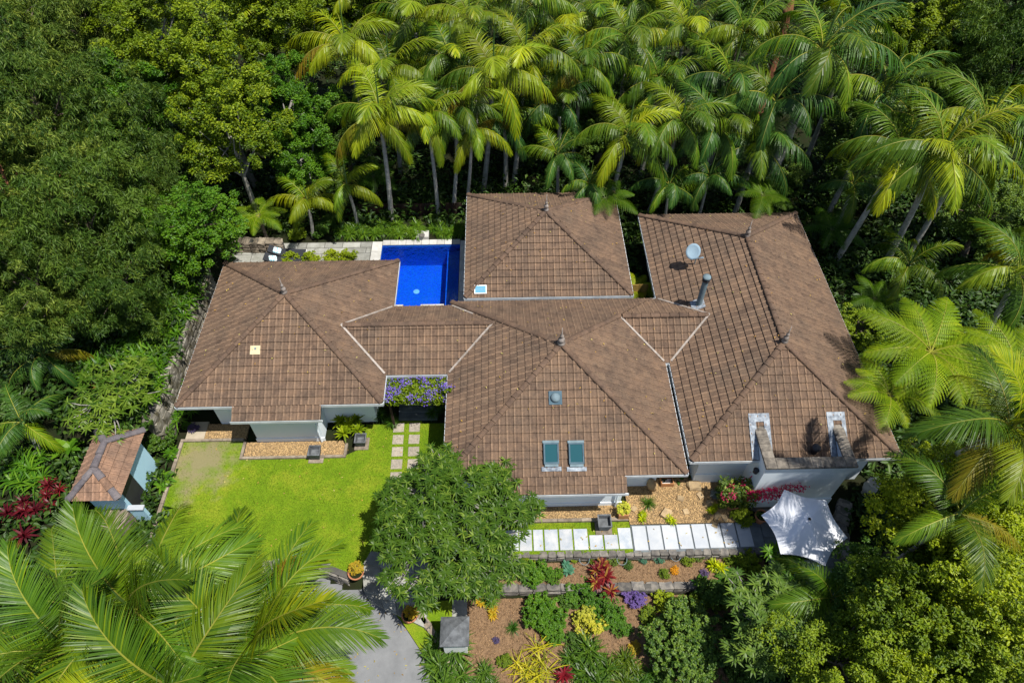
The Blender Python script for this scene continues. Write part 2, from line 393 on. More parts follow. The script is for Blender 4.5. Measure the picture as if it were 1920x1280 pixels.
MB().prism([(p.x, p.y) for p in [at(250, 1330, -.9), at(830, 1330, -.9)]] + [(p.x, p.y) for p in drive_edge[::-1]] + [(p.x - 0, p.y - .12) for p in curve[::-1]], -1.2, ZL + .01).build('driveway', 'concrete', kind='structure')
gb_o = drive_edge; gb_i = [Vector((p.x + .5, p.y + .28, 0)) for p in drive_edge]
MB().prism([(p.x + .02, p.y) for p in gb_o] + [(p.x, p.y) for p in gb_i[::-1]], ZL - .3, ZL + .07).build('grass_verge', 'lawn', kind='structure')
# mulch garden
MB().prism([(-1.75, 9.65), (-1.75, 3.5), (9, 3.5), (9, 9.65)], ZL - .2, ZL + .01).build('mulch_bed', 'mulch', kind='structure')
MB().prism([(-.6, 10.85), (-.6, 9.85), (10.3, 9.85), (10.3, 10.85)], ZM - .2, ZM).build('upper_mulch_bed', 'mulch', kind='structure')
def chips(name, rects, n, size, mat, label, cat, hgt=.5):
    g = np.random.RandomState(5); V = []; out = []
    area = [(r_[1] - r_[0]) * (r_[3] - r_[2]) for r_ in rects]; tot = sum(area)
    P = []
    for r_, a in zip(rects, area):
        k = int(n * a / tot)
        P.append(np.column_stack([g.uniform(r_[0], r_[1], k), g.uniform(r_[2], r_[3], k), np.full(k, r_[4])]))
    P = np.concatenate(P); k = len(P)
    base = np.array([(1, 0, 0), (-1, 0, 0), (0, 1, 0), (0, -1, 0), (0, 0, 1), (0, 0, -1)], float)
    tri = np.array([(0, 2, 4), (2, 1, 4), (1, 3, 4), (3, 0, 4), (2, 0, 5), (1, 2, 5), (3, 1, 5), (0, 3, 5)])
    s_ = g.uniform(.5, 1.2, (k, 1, 3)) * size; s_[:, :, 2] *= hgt
    B = base[None] * s_; a = g.uniform(0, 6.28, k); ca, sa = np.cos(a)[:, None], np.sin(a)[:, None]
    Vx = B[:, :, 0] * ca - B[:, :, 1] * sa; Vy = B[:, :, 0] * sa + B[:, :, 1] * ca
    V = np.stack([Vx, Vy, B[:, :, 2]], -1) + P[:, None]
    Fc = (tri[None] + (np.arange(k) * 6)[:, None, None]).reshape(-1, 3)
    link(name, mesh(name, V.reshape(-1, 3), Fc, M[mat], np.repeat(g.rand(k), 8)), label=label, cat=cat, kind='stuff')
chips('mulch_chips', [(-1.7, 8.5, 4.5, 9.6, ZL + .015), (-.5, 10.2, 9.9, 10.8, ZM + .005)], 16000, .028, 'chip', 'loose bark mulch on the front garden beds', 'mulch')
# gravel beds
GB = [(-11.35, -7.0, 15.62, 16.35), (-13.3, -11.45, 16.55, 17.35), (.3, 5.0, 12.45, 13.0), (5.05, 9.9, 12.15, 14.2)]
for i, (a, b, c_, d_) in enumerate(GB):
    MB().box(a, b, c_, d_, -.1, .03).build('gravel_bed', 'gravelbed', kind='structure')
chips('gravel', [(*g_, .04) for g_ in GB], 21000, .032, 'gravel', 'golden pebble gravel in the beds along the front walls', 'gravel', .7)

# undergrowth and leaf litter: leaf scatter over all open ground away from the house
def leafcloud(P, Dr, Nr, L, W, fold=.25):
    """diamond leaves, two triangles-pairs each; arrays of centres, directions, normals, lengths, widths"""
    Dr = Dr / np.linalg.norm(Dr, axis=1, keepdims=True)
    S = np.cross(Dr, Nr); S /= (np.linalg.norm(S, axis=1, keepdims=True) + 1e-9)
    Nn = np.cross(S, Dr)
    L = L[:, None]; W = W[:, None]
    a = P - Dr * L * .5; b = P + Dr * L * .5 - Nn * L * .12
    m1 = P - S * W * .5 + Nn * W * fold; m2 = P + S * W * .5 + Nn * W * fold
    V = np.stack([a, m1, b, m2], 1).reshape(-1, 3)
    k = len(P); i = np.arange(k) * 4
    Fc = np.concatenate([np.stack([i, i + 1, i + 2], 1), np.stack([i, i + 2, i + 3], 1)], 1).reshape(-1, 3)
    return V, Fc
def houseclear(x, y):
    if -14.9 < x < -1.5 and 15.0 < y < 30.4: return True
    if -14.3 < x < 5.1 and 10.7 < y < 17.5: return True
    if -2.8 < x < 6.7 and 12 < y < 30.4: return True
    if 4.9 < x < 13.9 and 9 < y < 14.6: return True
    if 7.2 < x < 15.6 and 13 < y < 28.3: return True
    if -2 < x < 8 and y < 10.9: return True
    if -8 < x < -1 and y < 12: return True
    return False
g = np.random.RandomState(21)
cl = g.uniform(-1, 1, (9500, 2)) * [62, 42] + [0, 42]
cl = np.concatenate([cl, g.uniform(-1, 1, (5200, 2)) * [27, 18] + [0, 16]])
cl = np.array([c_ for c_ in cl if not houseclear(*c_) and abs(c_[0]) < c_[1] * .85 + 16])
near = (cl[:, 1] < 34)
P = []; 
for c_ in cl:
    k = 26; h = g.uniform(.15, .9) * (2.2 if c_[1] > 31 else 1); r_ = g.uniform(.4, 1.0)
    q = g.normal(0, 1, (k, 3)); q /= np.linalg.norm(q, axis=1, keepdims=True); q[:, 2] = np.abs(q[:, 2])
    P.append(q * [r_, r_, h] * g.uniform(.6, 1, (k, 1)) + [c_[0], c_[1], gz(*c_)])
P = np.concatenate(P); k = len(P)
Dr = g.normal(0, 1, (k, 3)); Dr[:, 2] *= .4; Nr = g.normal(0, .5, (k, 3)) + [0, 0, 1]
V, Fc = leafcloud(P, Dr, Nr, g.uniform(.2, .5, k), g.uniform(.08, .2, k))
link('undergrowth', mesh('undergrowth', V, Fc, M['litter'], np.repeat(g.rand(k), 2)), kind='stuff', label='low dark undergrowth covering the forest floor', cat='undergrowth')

# ------------------------------------------------------------------ roofs
SL = .52; TH = math.atan(SL); EZ = 2.7
RECT = {'left': (-13.5, -5.05, 16.5, 24.92), 'centre': (-2.3, 7.0, 12.96, 22.07), 'right': (7.3, 15.5, 13.5, 28.05), 'pool': (-1.7, 6.15, 22.4, 29.95)}
def hipz(r_, x, y):
    d = min(x - r_[0], r_[1] - x, y - r_[2], r_[3] - y); return EZ + SL * d if d > -.01 else -9
LNK = [(-7.0, -.35, 17.96, 21.83), (5.15, 9.16, 18.36, 22.05)]
def roofmax(x, y, skip=None):
    z = max(hipz(RECT[k], x, y) for k in ('left', 'centre', 'right'))
    for a, b, c_, d_ in LNK:
        if a < x < b and c_ < y < d_: z = max(z, EZ + SL * min(y - c_, d_ - y))
    return z
# one concrete tile: 0.3 wide, overlapped length, two rolls
TW, TG = .30, .335
def tile_geo(gauge):
    xs_ = [.003, .03, .062, .098, .135, .165, .197, .235, .27, .297]; zs_ = [.036, .034, .008, .004, .009, .012, .009, .004, .006, .024]
    ln = gauge + .035; V = []; F_ = []
    n = len(xs_)
    for x, z in zip(xs_, zs_): V += [(x, 0, z + .064), (x, ln, z + .012), (x, .0, z * .3 + .008)]
    for i in range(n - 1):
        a, b = i * 3, (i + 1) * 3
        F_ += [(a, b, b + 1, a + 1), (a + 2, b + 2, b, a)]
    F_ += [(2, 0, 1), ((n - 1) * 3, (n - 1) * 3 + 2, (n - 1) * 3 + 1)]
    return V, F_
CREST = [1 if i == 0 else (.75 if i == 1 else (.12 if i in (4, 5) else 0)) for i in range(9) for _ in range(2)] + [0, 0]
TV, TF = tile_geo(TG)
TILE_ME = {}
for nm in ('tile', 'tile_new'):
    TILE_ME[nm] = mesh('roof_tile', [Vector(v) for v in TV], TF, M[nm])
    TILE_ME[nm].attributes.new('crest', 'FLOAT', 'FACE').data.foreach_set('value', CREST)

class Roof:
    def __init__(s, parent, mat='tile'): s.single = []; s.clip = bmesh.new(); s.lay = s.clip.faces.layers.float.new('rnd'); s.clip.faces.layers.float.new('crest'); s.parent = parent; s.mat = mat; s.deck = MB()
    def facet(s, p0, ud, vd, poly, visible=None, slope=SL):
        p0 = Vector(p0); ud = Vector((*ud, 0)); th = math.atan(slope)
        sd = Vector((vd[0] * math.cos(th), vd[1] * math.cos(th), math.sin(th))); nd = ud.cross(sd)
        mat = Matrix((( ud.x, sd.x, nd.x, p0.x), (ud.y, sd.y, nd.y, p0.y), (ud.z, sd.z, nd.z, p0.z), (0, 0, 0, 1)))
        W = lambda u, v, n=0: p0 + ud * u + sd * v + nd * n
        s.deck.add([W(u, v, -.0) for u, v in poly] + [W(u, v, -.06) for u, v in poly],
                   [tuple(range(len(poly))), tuple(range(len(poly), 2 * len(poly)))[::-1]] + [(i, (i + 1) % len(poly), len(poly) + (i + 1) % len(poly), len(poly) + i)[::-1] for i in range(len(poly))])
        u0, u1 = min(p[0] for p in poly), max(p[0] for p in poly); s0, s1 = min(p[1] for p in poly), max(p[1] for p in poly)
        edges = [(Vector(poly[i]), Vector(poly[(i + 1) % len(poly)])) for i in range(len(poly))]
        def dist(u, v, e): a, b = e; d = (b - a).normalized(); return d.x * (v - a.y) - d.y * (u - a.x)
        tmp = bmesh.new(); tmp.faces.layers.float.new('rnd'); tmp.faces.layers.float.new('crest'); lay = tmp.faces.layers.float['rnd']; lay2 = tmp.faces.layers.float['crest']; cr_ = {}
        for j in range(int((s1 - s0) / TG + .999)):
            for i in range(int((u1 - u0) / TW + .999)):
                u, v = u0 + i * TW, s0 + j * TG - .03
                cs = [(u, v + .03), (u + TW, v + .03), (u + TW, v + TG), (u, v + TG)]
                ds = [[dist(cu, cv, e) for cu, cv in cs] for e in edges]
                if any(max(d) < 0 for d in ds): continue
                mid = W(u + TW / 2, v + TG / 2)
                if visible and not visible(mid): continue
                full = all(min(d) > -.002 for k_, d in enumerate(ds))
                ck = (i, j // 5); cr_.setdefault(ck, rnd.random()); q = min(.99, max(0.01, .25 + .3 * cr_[ck] + .2 * rnd.random() + (.25 if rnd.random() < .03 else 0) - (.12 if rnd.random() < .05 else 0)))
                if full: s.single.append((mat @ Matrix.Translation((u, v, 0)), (mid - Vector((0, 0, CAMZ))).length, q))
                else:
                    vv = [tmp.verts.new((x + u, y + v, z)) for x, y, z in TV]
                    for f_, cv_ in zip(TF, CREST):
                        ff = tmp.faces.new([vv[k_] for k_ in f_]); ff[lay] = q; ff[lay2] = cv_
        for k_, (a, b) in enumerate(edges):
            d = (b - a).normalized()
            if abs(d.y) < 1e-4 and a.y <= s0 + .01: continue      # the eave overhangs
            bmesh.ops.bisect_plane(tmp, geom=tmp.verts[:] + tmp.edges[:] + tmp.faces[:], plane_co=(a.x, a.y, 0), plane_no=(d.y, -d.x, 0), clear_outer=True)
        tmp.transform(mat)
        me = bpy.data.meshes.new('t'); tmp.to_mesh(me); s.clip.from_mesh(me); tmp.free(); bpy.data.meshes.remove(me)
    def finish(s, label_stuff=None, limit=300):
        base = wloc(s.parent)
        s.deck.build('roof_deck', 'deck', s.parent)
        s.single.sort(key=lambda q: q[1])
        for m_, _, qv in s.single[:limit]:
            o = bpy.data.objects.new('roof_tile', TILE_ME[s.mat]); COL.objects.link(o); o.parent = s.parent
            o.color = (qv, 0, 0, 1); loc, q, _s = m_.decompose(); o.location = loc - base; o.rotation_mode = 'QUATERNION'; o.rotation_quaternion = q
        rest = s.single[limit:]
        bm = s.clip; lay = bm.faces.layers.float['rnd'] if 'rnd' in bm.faces.layers.float else s.lay
        if rest:
            TVa = np.array(TV); n0 = len(TV); VV = []; FF = []; RR = []
            for m_, _, q in rest:
                A = np.array(m_); b0 = len(VV) * n0
                VV.append(TVa @ A[:3, :3].T + A[:3, 3]); FF += [tuple(k_ + b0 for k_ in f_) for f_ in TF]; RR += [q] * len(TF)
            me = bpy.data.meshes.new('t'); me.from_pydata(np.concatenate(VV).tolist(), [], FF)
            a = me.attributes.new('rnd', 'FLOAT', 'FACE'); a.data.foreach_set('value', RR); me.attributes.new('crest', 'FLOAT', 'FACE').data.foreach_set('value', CREST * len(rest))
            bm.from_mesh(me); bpy.data.meshes.remove(me)
        bm.transform(Matrix.Translation(-base))
        me = bpy.data.meshes.new('roof_tiles'); bm.to_mesh(me); bm.free(); me.materials.append(M[s.mat])
        o = link('roof_tiles', me, s.parent, kind='stuff'); o.color = (0, 0, 0, 1)

def hip_roof(rf, r_, visible=None, skip=()):
    x0, x1, y0, y1 = r_; c = math.cos(math.atan(SL)); wx, wy = x1 - x0, y1 - y0; h = min(wx, wy) / 2; sl = h / c
    fr = [(0, 0), (wx, 0), (wx - h, sl), (h, sl)] if wx - 2 * h > .05 else [(0, 0), (wx, 0), (wx / 2, sl)]
    sd = [(0, 0), (wy, 0), (wy - h, sl), (h, sl)] if wy - 2 * h > .05 else [(0, 0), (wy, 0), (wy / 2, sl * (1 if wy <= wx else 1))]
    if wx <= wy:   # ridge (if any) runs in y
        fr = [(0, 0), (wx, 0), (wx / 2, sl)]
        if wy - wx < .3: sd = [(0, 0), (wy, 0), (wy / 2, wx / 2 / c)]
    else:
        sd = [(0, 0), (wy, 0), (wy / 2, wy / 2 / c)]
        if wx - wy < .6: fr = [(0, 0), (wx, 0), (wx / 2, wy / 2 / c)]
    rf.facet((x0, y0, EZ), (1, 0), (0, 1), fr, visible)
    rf.facet((x1, y1, EZ), (-1, 0), (0, -1), fr, visible)
    rf.facet((x1, y0, EZ), (0, 1), (-1, 0), sd, visible)
    rf.facet((x0, y1, EZ), (0, -1), (1, 0), sd, visible)

def cap_geo(L_=.45, r0=.115, r1=.095):
    V = []; F_ = []; n = 7
    for x, rr, zo in ((0, r0, .012), (L_, r1, -.012)):
        for k in range(n):
            a = math.pi * k / (n - 1); V.append((x, rr * math.cos(a) * 1.15, rr * .75 * math.sin(a) + zo))
    for k in range(n): V.append((0, (r0 - .025) * math.cos(math.pi * k / (n - 1)) * 1.15, (r0 - .025) * .75 * math.sin(math.pi * k / (n - 1)) + .0))
    for k in range(n - 1): F_ += [(k, k + 1, n + k + 1, n + k)[::-1], (k, 2 * n + k, 2 * n + k + 1, k + 1)[::-1]]
    return mesh('ridge_cap', [Vector(v) for v in V], F_, M['cap'])
CAPS = {'cap': cap_geo()}
CAPS['cap_grey'] = CAPS['cap'].copy(); CAPS['cap_grey'].materials[0] = M['cap_grey']
CAPS['tile_new'] = CAPS['cap'].copy(); CAPS['tile_new'].materials[0] = M['tile_new']
def caps(parent, p, q, kind='cap', zoff=.055, sc=1.0):
    p = Vector(p); q = Vector(q); d = q - p; L_ = d.length; d.normalize(); n = max(1, int(L_ / (.4 * sc)))
    base = wloc(parent); side = Vector((0, 0, 1)).cross(d).normalized(); up = d.cross(side)
    rot = Matrix((d, side, up)).transposed().to_quaternion()
    for i in range(n):
        k = kind if isinstance(kind, str) else kind[i % len(kind)]
        o = bpy.data.objects.new('ridge_cap', CAPS[k]); o.color = (rnd.uniform(.1, .9), 0, 0, 1); COL.objects.link(o); o.parent = parent
        o.rotation_mode = 'QUATERNION'; o.rotation_quaternion = rot; o.location = p + d * (L_ * i / n) + up * zoff - base
        o.scale = (L_ / n / .4 * 1.0, sc, sc)

def gutter(parent, pts, z=EZ, closed=False):
    """square gutter strip running along the outside of the eave points (counter-clockwise)"""
    mb = MB(); n = len(pts)
    for i in range(n if closed else n - 1):
        a = Vector((*pts[i][:2], 0)); b = Vector((*pts[(i + 1) % n][:2], 0)); za = pts[i][2] if len(pts[i]) > 2 else z
        d = (b - a).normalized(); o_ = Vector((d.y, -d.x, 0)); e = d * .06
        a1, b1 = a - e, b + e
        prof = [(-.02, -.13), (.085, -.13), (.085, .02), (.068, .02), (.068, -.10), (-.02, -.10)]
        V = [(p_ + o_ * px_) + Vector((0, 0, za + pz_)) for p_ in (a1, b1) for px_, pz_ in prof]
        k = len(prof)
        mb.add(V, [(j, (j + 1) % k, k + (j + 1) % k, k + j)[::-1] for j in range(k)] + [tuple(range(k)), tuple(range(k, 2 * k))[::-1]])
    return mb.build('gutter', 'gutter', parent)

def finial(parent, p, s=1.0):
    mb = MB(); p = Vector(p)
    mb.lathe(p, [(.15 * s, 0), (.17 * s, .06), (.09 * s, .12), (.13 * s, .19), (.15 * s, .25), (.1 * s, .33), (.05 * s, .38), (.08 * s, .43), (.09 * s, .47), (.05 * s, .52), (.03 * s, .58), (.012, .95)], 14)
    o = mb.build('finial', plain('finial_glaze', (.34, .30, .27), (.15, .12, .1), 6, .4, .5), parent, smooth=True); return o

# ---- main house
house = empty('house', (2.35, 17.5, 0), 'sprawling single storey house with three hipped brown tile roofs joined by two low link roofs', 'house')
vis = lambda p: p.z > roofmax(p.x, p.y) - .06
rf = Roof(house)
for k in ('left', 'centre', 'right'): hip_roof(rf, RECT[k], vis)
c_ = math.cos(TH)
for (a, b, y0, y1), (e0, e1) in zip(LNK, ((-5.05, -2.3), (7.0, 7.3))):
    h = (y1 - y0) / 2; s_ = h / c_
    rf.facet((a, y0, EZ), (1, 0), (0, 1), [(e0 - a, 0), (e1 - a, 0), (b - a, s_), (0, s_)], vis)
    rf.facet((b, y1, EZ), (-1, 0), (0, -1), [(b - e1, 0), (b - e0, 0), (b - a, s_), (0, s_)], vis)
BUMP = {'left': (-11.2, -7.55, 16.5, .56), 'centre': (-.02, 4.68, 12.96, .59)}
for a, b, y0, d in BUMP.values():
    L_ = d / c_
    rf.facet((a, y0 - d, EZ - d * SL), (1, 0), (0, 1), [(0, 0), (b - a, 0), (b - a, L_), (0, L_)])
rf.finish()
# ridge caps
def hips(parent, r_, skip=()):
    x0, x1, y0, y1 = r_; h = min(x1 - x0, y1 - y0) / 2; xm, ym = (x0 + x1) / 2, (y0 + y1) / 2; zt = EZ + SL * h
    if y1 - y0 > x1 - x0 + 1: A, B = (xm, y0 + h, zt), (xm, y1 - h, zt); caps(parent, A, B)
    else: A = B = (xm, ym, zt)
    if 'sw' not in skip: caps(parent, (x0, y0, EZ), A)
    if 'se' not in skip: caps(parent, (x1, y0, EZ), A)
    if 'nw' not in skip: caps(parent, (x0, y1, EZ), B)
    if 'ne' not in skip: caps(parent, (x1, y1, EZ), B)
    return A, B
LA, _ = hips(house, RECT['left']); CA, _ = hips(house, RECT['centre'], ('ne',)); RA, RB = hips(house, RECT['right'])
caps(house, (5.15, 20.2, EZ + SL * 1.85), CA)
caps(house, (-6.9, 19.9, EZ + SL * 1.935), (-.4, 19.9, EZ + SL * 1.935)); caps(house, (5.3, 20.2, EZ + SL * 1.845), (9.05, 20.2, EZ + SL * 1.845))
for p in (LA, CA, RA, RB): finial(house, (p[0], p[1], p[2] + .08), 1.0 if p is CA else .8)
# valley flashings
def strip_(p, q, wd=.085, mat='flash', zo=.115):
    p, q = Vector(p), Vector(q); d = (q - p).normalized(); sd = d.cross(Vector((0, 0, 1))).normalized() * wd / 2
    V = [p - sd, p + sd, q + sd, q - sd]; up = Vector((0, 0, zo))
    return [v + up for v in V] + [v + up * .3 for v in V], [(0, 1, 2, 3), (0, 4, 5, 1), (1, 5, 6, 2), (2, 6, 7, 3), (3, 7, 4, 0)]
mb = MB()
for p, q in [((-5.05, 17.96, EZ), (-6.98, 19.89, EZ + SL * 1.93)), ((-2.3, 17.96, EZ), (-.37, 19.89, EZ + SL * 1.93)), ((-2.3, 21.83, EZ), (-1.3, 20.83, EZ + .52)), ((-5.05, 21.83, EZ), (-6.98, 19.9, EZ + SL * 1.93)),
             ((7.0, 18.36, EZ), (5.16, 20.2, EZ + SL * 1.84)), ((7.3, 18.36, EZ), (9.14, 20.2, EZ + SL * 1.84)), ((7.3, 22.05, EZ), (9.14, 20.2, EZ + SL * 1.84))]:
    MB().add(*strip_(p, q)).build('valley_flashing', 'flash', house)
# gutters
bl, bc = BUMP['left'], BUMP['centre']
zb, zc = EZ - bl[3] * SL, EZ - bc[3] * SL
for pts in ([(-5.05, 17.96), (-5.05, 16.5), (-7.55, 16.5)], [(-11.2, 16.5), (-13.5, 16.5), (-13.5, 24.92), (-5.05, 24.92), (-5.05, 21.83), (-2.3, 21.83)],
            [(-2.3, 17.96), (-5.05, 17.96)], [(-.02, 12.96), (-2.3, 12.96), (-2.3, 17.96)], [(7.0, 18.36), (7.0, 12.96), (4.68, 12.96)],
            [(-2.3, 22.07), (7.3, 22.07), (7.3, 28.05), (15.5, 28.05), (15.5, 13.5), (13.35, 13.5)], [(9.9, 13.5), (7.3, 13.5), (7.3, 18.36), (7.0, 18.36)]):
    gutter(house, pts[::-1] if False else [p for p in pts][::-1])
gutter(house, [(bl[0], 16.5 - bl[3], zb), (bl[1], 16.5 - bl[3], zb)]); gutter(house, [(bc[0], 12.96 - bc[3], zc), (bc[1], 12.96 - bc[3], zc)])
# walls
mb = MB()
mb.box(-12.7, -5.7, 17.35, 24.3, 0, 2.62).box(-10.85, -7.95, 16.4, 17.5, 0, 2.4)
mb.box(-7.0, -1.0, 18.7, 21.3, 0, 2.62)
mb.box(-1.7, 6.3, 13.85, 21.5, 0, 2.62).box(.3, 4.75, 13.02, 14.0, 0, 2.28)
mb.box(5.5, 9.0, 19.0, 21.4, 0, 2.6)
mb.box(7.95, 14.9, 14.0, 27.4, 0, 2.62)
mb.build('wall', 'wall', house)
for b_ in ((-10.9, -7.9, 16.37, 16.42, 0, .28), (.28, 4.8, 12.99, 13.05, 0, .3), (7.93, 9.9, 13.97, 14.02, 0, .7)): MB().box(*b_).build('wall_plinth', 'wall', house)
for a, b, c in ((-8.05, 16.33, 2.35), (4.55, 12.94, 2.2)): MB().tube([(a, b, c), (a, b, .05)], .04).build('downpipe', 'wall', house)
# soffit boards
sf = MB()
for x0, x1, y0, y1 in (RECT['left'], RECT['centre'], RECT['right']): sf.box(x0 + .02, x1 - .02, y0 + .02, y1 - .02, EZ - .10, EZ - .07)
sf.build('soffit', 'soffit', house)
# parapet block at the right wing
x0, x1, yf, yb, zt = 9.95, 13.3, 12.85, 14.75, 3.22
pw = MB().box(x0, x1, yf, yf + .28, 0, zt).box(x0, x0 + .28, yf + .282, yb, 0, zt - .004).box(x1 - .28, x1, yf + .282, yb, 0, zt - .004).box(x0 - .03, x1 + .03, yf - .05, yf - .002, 0, .62)
pb = pw.build('parapet_wall', 'wall', house)
mb = MB()
for i in range(8): a = x0 - .08 + i * (x1 - x0 + .16) / 8; mb.box(a + .004, a + (x1 - x0 + .16) / 8 - .004, yf - .1, yf + .36, zt, zt + .11, rnd.random())
for xx in (x0 - .08, x1 - .36):
    for i in range(5): a = yf + .37 + i * .31; mb.box(xx, xx + .44, a, a + .3, zt, zt + .1, rnd.random())
mb.build('coping_stone', 'capstone', house, bevel=.01)
MB().box(x0 + .1, x0 + .5, yf + 1.0, yb + .12, 3.3, 3.42).build('lead_flashing', 'lead', house) if False else None
def on_roof_front(x, y, yo, off=0): return Vector((x, y, EZ + SL * (y - yo) + off))
mb = MB()
for xa, xb in ((9.66, 9.93), (10.25, 10.48), (12.76, 12.99), (13.32, 13.48)):
    V = [on_roof_front(xa, 13.45, 13.5, .10), on_roof_front(xb, 13.45, 13.5, .10), on_roof_front(xb, 15.05, 13.5, .10), on_roof_front(xa, 15.05, 13.5, .10)]
    mb.add(V + [v - Vector((0, 0, .05)) for v in V], [(0, 1, 2, 3), (0, 4, 5, 1), (1, 5, 6, 2), (2, 6, 7, 3), (3, 7, 4, 0)])
for xa, xb in ((9.93, 10.25), (12.99, 13.32)):
    V = [on_roof_front(xa, 14.76, 13.5, .10), on_roof_front(xb, 14.76, 13.5, .10), on_roof_front(xb, 15.05, 13.5, .10), on_roof_front(xa, 15.05, 13.5, .10)]
    mb.add(V + [v - Vector((0, 0, .05)) for v in V], [(0, 1, 2, 3), (0, 4, 5, 1), (1, 5, 6, 2), (2, 6, 7, 3), (3, 7, 4, 0)])
mb.build('lead_flashing', 'lead', house)
# small pipe cap behind the parapet
q = on_roof_front(12.1, 13.7, 13.5)
MB().lathe(q, [(.12, 0), (.12, .3), (.18, .32), (.16, .42), (.05, .5)], 12).build('vent_pipe', 'darkmetal', house, smooth=True)
# skylights on the centre roof front
def roofpt(u, v, yo):
    z = 3.5
    for _ in range(12): p = at(u, v, z); z = EZ + SL * (p.y - yo)
    return p
def slope_frame(parent, name, cx, cy, yo, wd, ln, hgt, mat, wall=.05, off=.07):
    """shallow framed box lying on a front slope"""
    sd = Vector((0, math.cos(TH), math.sin(TH))); nd = Vector((0, -math.sin(TH), math.cos(TH))); o_ = on_roof_front(cx, cy, yo) + nd * off
    def B(mb_, u0, u1, v0, v1, n0, n1):
        V = [o_ + Vector((u, 0, 0)) + sd * v + nd * n for n in (n0, n1) for v in (v0, v1) for u in (u0, u1)]
        mb_.add(V, [(0, 2, 3, 1), (4, 5, 7, 6), (0, 1, 5, 4), (2, 6, 7, 3), (0, 4, 6, 2), (1, 3, 7, 5)])
    return B, o_, sd, nd
for u in (1033, 1080):
    c3 = roofpt(u, 850, 12.96)
    B, o_, sd, nd = slope_frame(house, 's', c3.x, c3.y, 12.96, .6, .8, .1, None)
    fr = MB(); w_, l_ = .29, .40
    B(fr, -w_, -w_ + .055, -l_, l_, -.05, .13); B(fr, w_ - .055, w_, -l_, l_, -.05, .13); B(fr, -w_ + .056, w_ - .056, l_ - .055, l_, -.05, .128); B(fr, -w_ + .056, w_ - .056, -l_, -l_ + .07, -.05, .128)
    sk = fr.build('skylight', 'frame_grey', house)
    gl_ = MB(); B(gl_, -w_ + .05, w_ - .05, -l_ + .06, l_ - .05, .05, .10); gl_.build('glass', 'glass', sk)
    bt = MB(); B(bt, -w_ + .03, w_ - .03, -l_ - .10, -l_ - .003, 0, .10); bt.build('blind_box', 'steel', sk)
    fl = MB(); B(fl, -w_ - .09, w_ + .09, -l_ - .27, -l_ - .105, -.02, .015); fl.build('flashing', 'lead', sk)
    fl = MB(); B(fl, -w_ - .03, w_ + .03, l_ + .003, l_ + .1, -.01, .03); fl.build('flashing', 'steel', sk)
c3 = roofpt(1041, 746, 12.96)
B, o_, sd, nd = slope_frame(house, 's', c3.x, c3.y, 12.96, .5, .5, .1, None)
fr = MB(); B(fr, -.26, .26, -.27, .27, 0, .03); sk = fr.build('tube_skylight', 'frame_grey', house)
dm = MB(); rings = [(.19, .0), (.19, .05), (.16, .1), (.10, .14), (.03, .155)]
dm.lathe((0, 0, 0), rings, 18); Rm = Matrix(((1, 0, 0), (0, math.cos(TH), -math.sin(TH)), (0, math.sin(TH), math.cos(TH))))
dm.v = [Rm @ v + o_ + nd * .032 for v in dm.v]; dm.build('dome', 'steel', sk, smooth=True)
# pale replaced tile on the left roof
c3 = at(485, 650, 3.6)
B, o_, sd, nd = slope_frame(house, 's', c3.x, 18.55, 16.5, .5, .5, .1, None)
fr = MB(); B(fr, -.21, .21, -.19, .19, 0, .025); pt = fr.build('patch_tile', 'cream', house)
fr = MB(); B(fr, -.03, .04, .02, .10, .026, .05); fr.build('vent_cap', 'steel', pt)
# fallen yellow leaves on the roofs
# satellite dish on the right roof, left slope (faces -x)
def on_left(x, y, off=0): return Vector((x, y, EZ + SL * (x - 7.3) + off))
q = on_left(9.55, 22.9)
q = on_left(9.1, 23.4)
mb = MB().tube([q, q + Vector((0, 0, .45)), q + Vector((-.15, 0, .75))], .028)
dsh = mb.build('satellite_dish', 'steel', house)
dc = q + Vector((-.22, 0, .85)); ax = Vector((-.25, -.72, .62)).normalized(); a1 = ax.cross(Vector((0, 0, 1))).normalized(); a2 = ax.cross(a1)
mb = MB(); V = [dc]; rr = [.13, .25, .35]; ns = 24
for k, r_ in enumerate(rr):
    for j in range(ns): V.append(dc + (a1 * math.cos(j * 2 * math.pi / ns) * r_ * .95 + a2 * math.sin(j * 2 * math.pi / ns) * r_ * 1.08) + ax * (r_ * r_ * .45))
F_ = [(0, 1 + j, 1 + (j + 1) % ns) for j in range(ns)]
for k in range(2): F_ += [(1 + k * ns + j, 1 + (k + 1) * ns + j, 1 + (k + 1) * ns + (j + 1) % ns, 1 + k * ns + (j + 1) % ns) for j in range(ns)]
n0 = len(V); V2 = V + [v - ax * .02 for v in V]; F_ += [tuple(i + n0 for i in f_)[::-1] for f_ in F_] + [(1 + 2 * ns + j, 1 + 2 * ns + (j + 1) % ns, n0 + 1 + 2 * ns + (j + 1) % ns, n0 + 1 + 2 * ns + j)[::-1] for j in range(ns)]
mb.add(V2, F_); mb.build('reflector', 'dish', dsh, smooth=True)
MB().tube([dc - a2 * -.36, dc + Vector((.28, -.45, .02))], .02).tube([dc + Vector((.26, -.43, .0)), dc + Vector((.36, -.47, .06))], .04).build('feed_arm', 'dish', dsh)
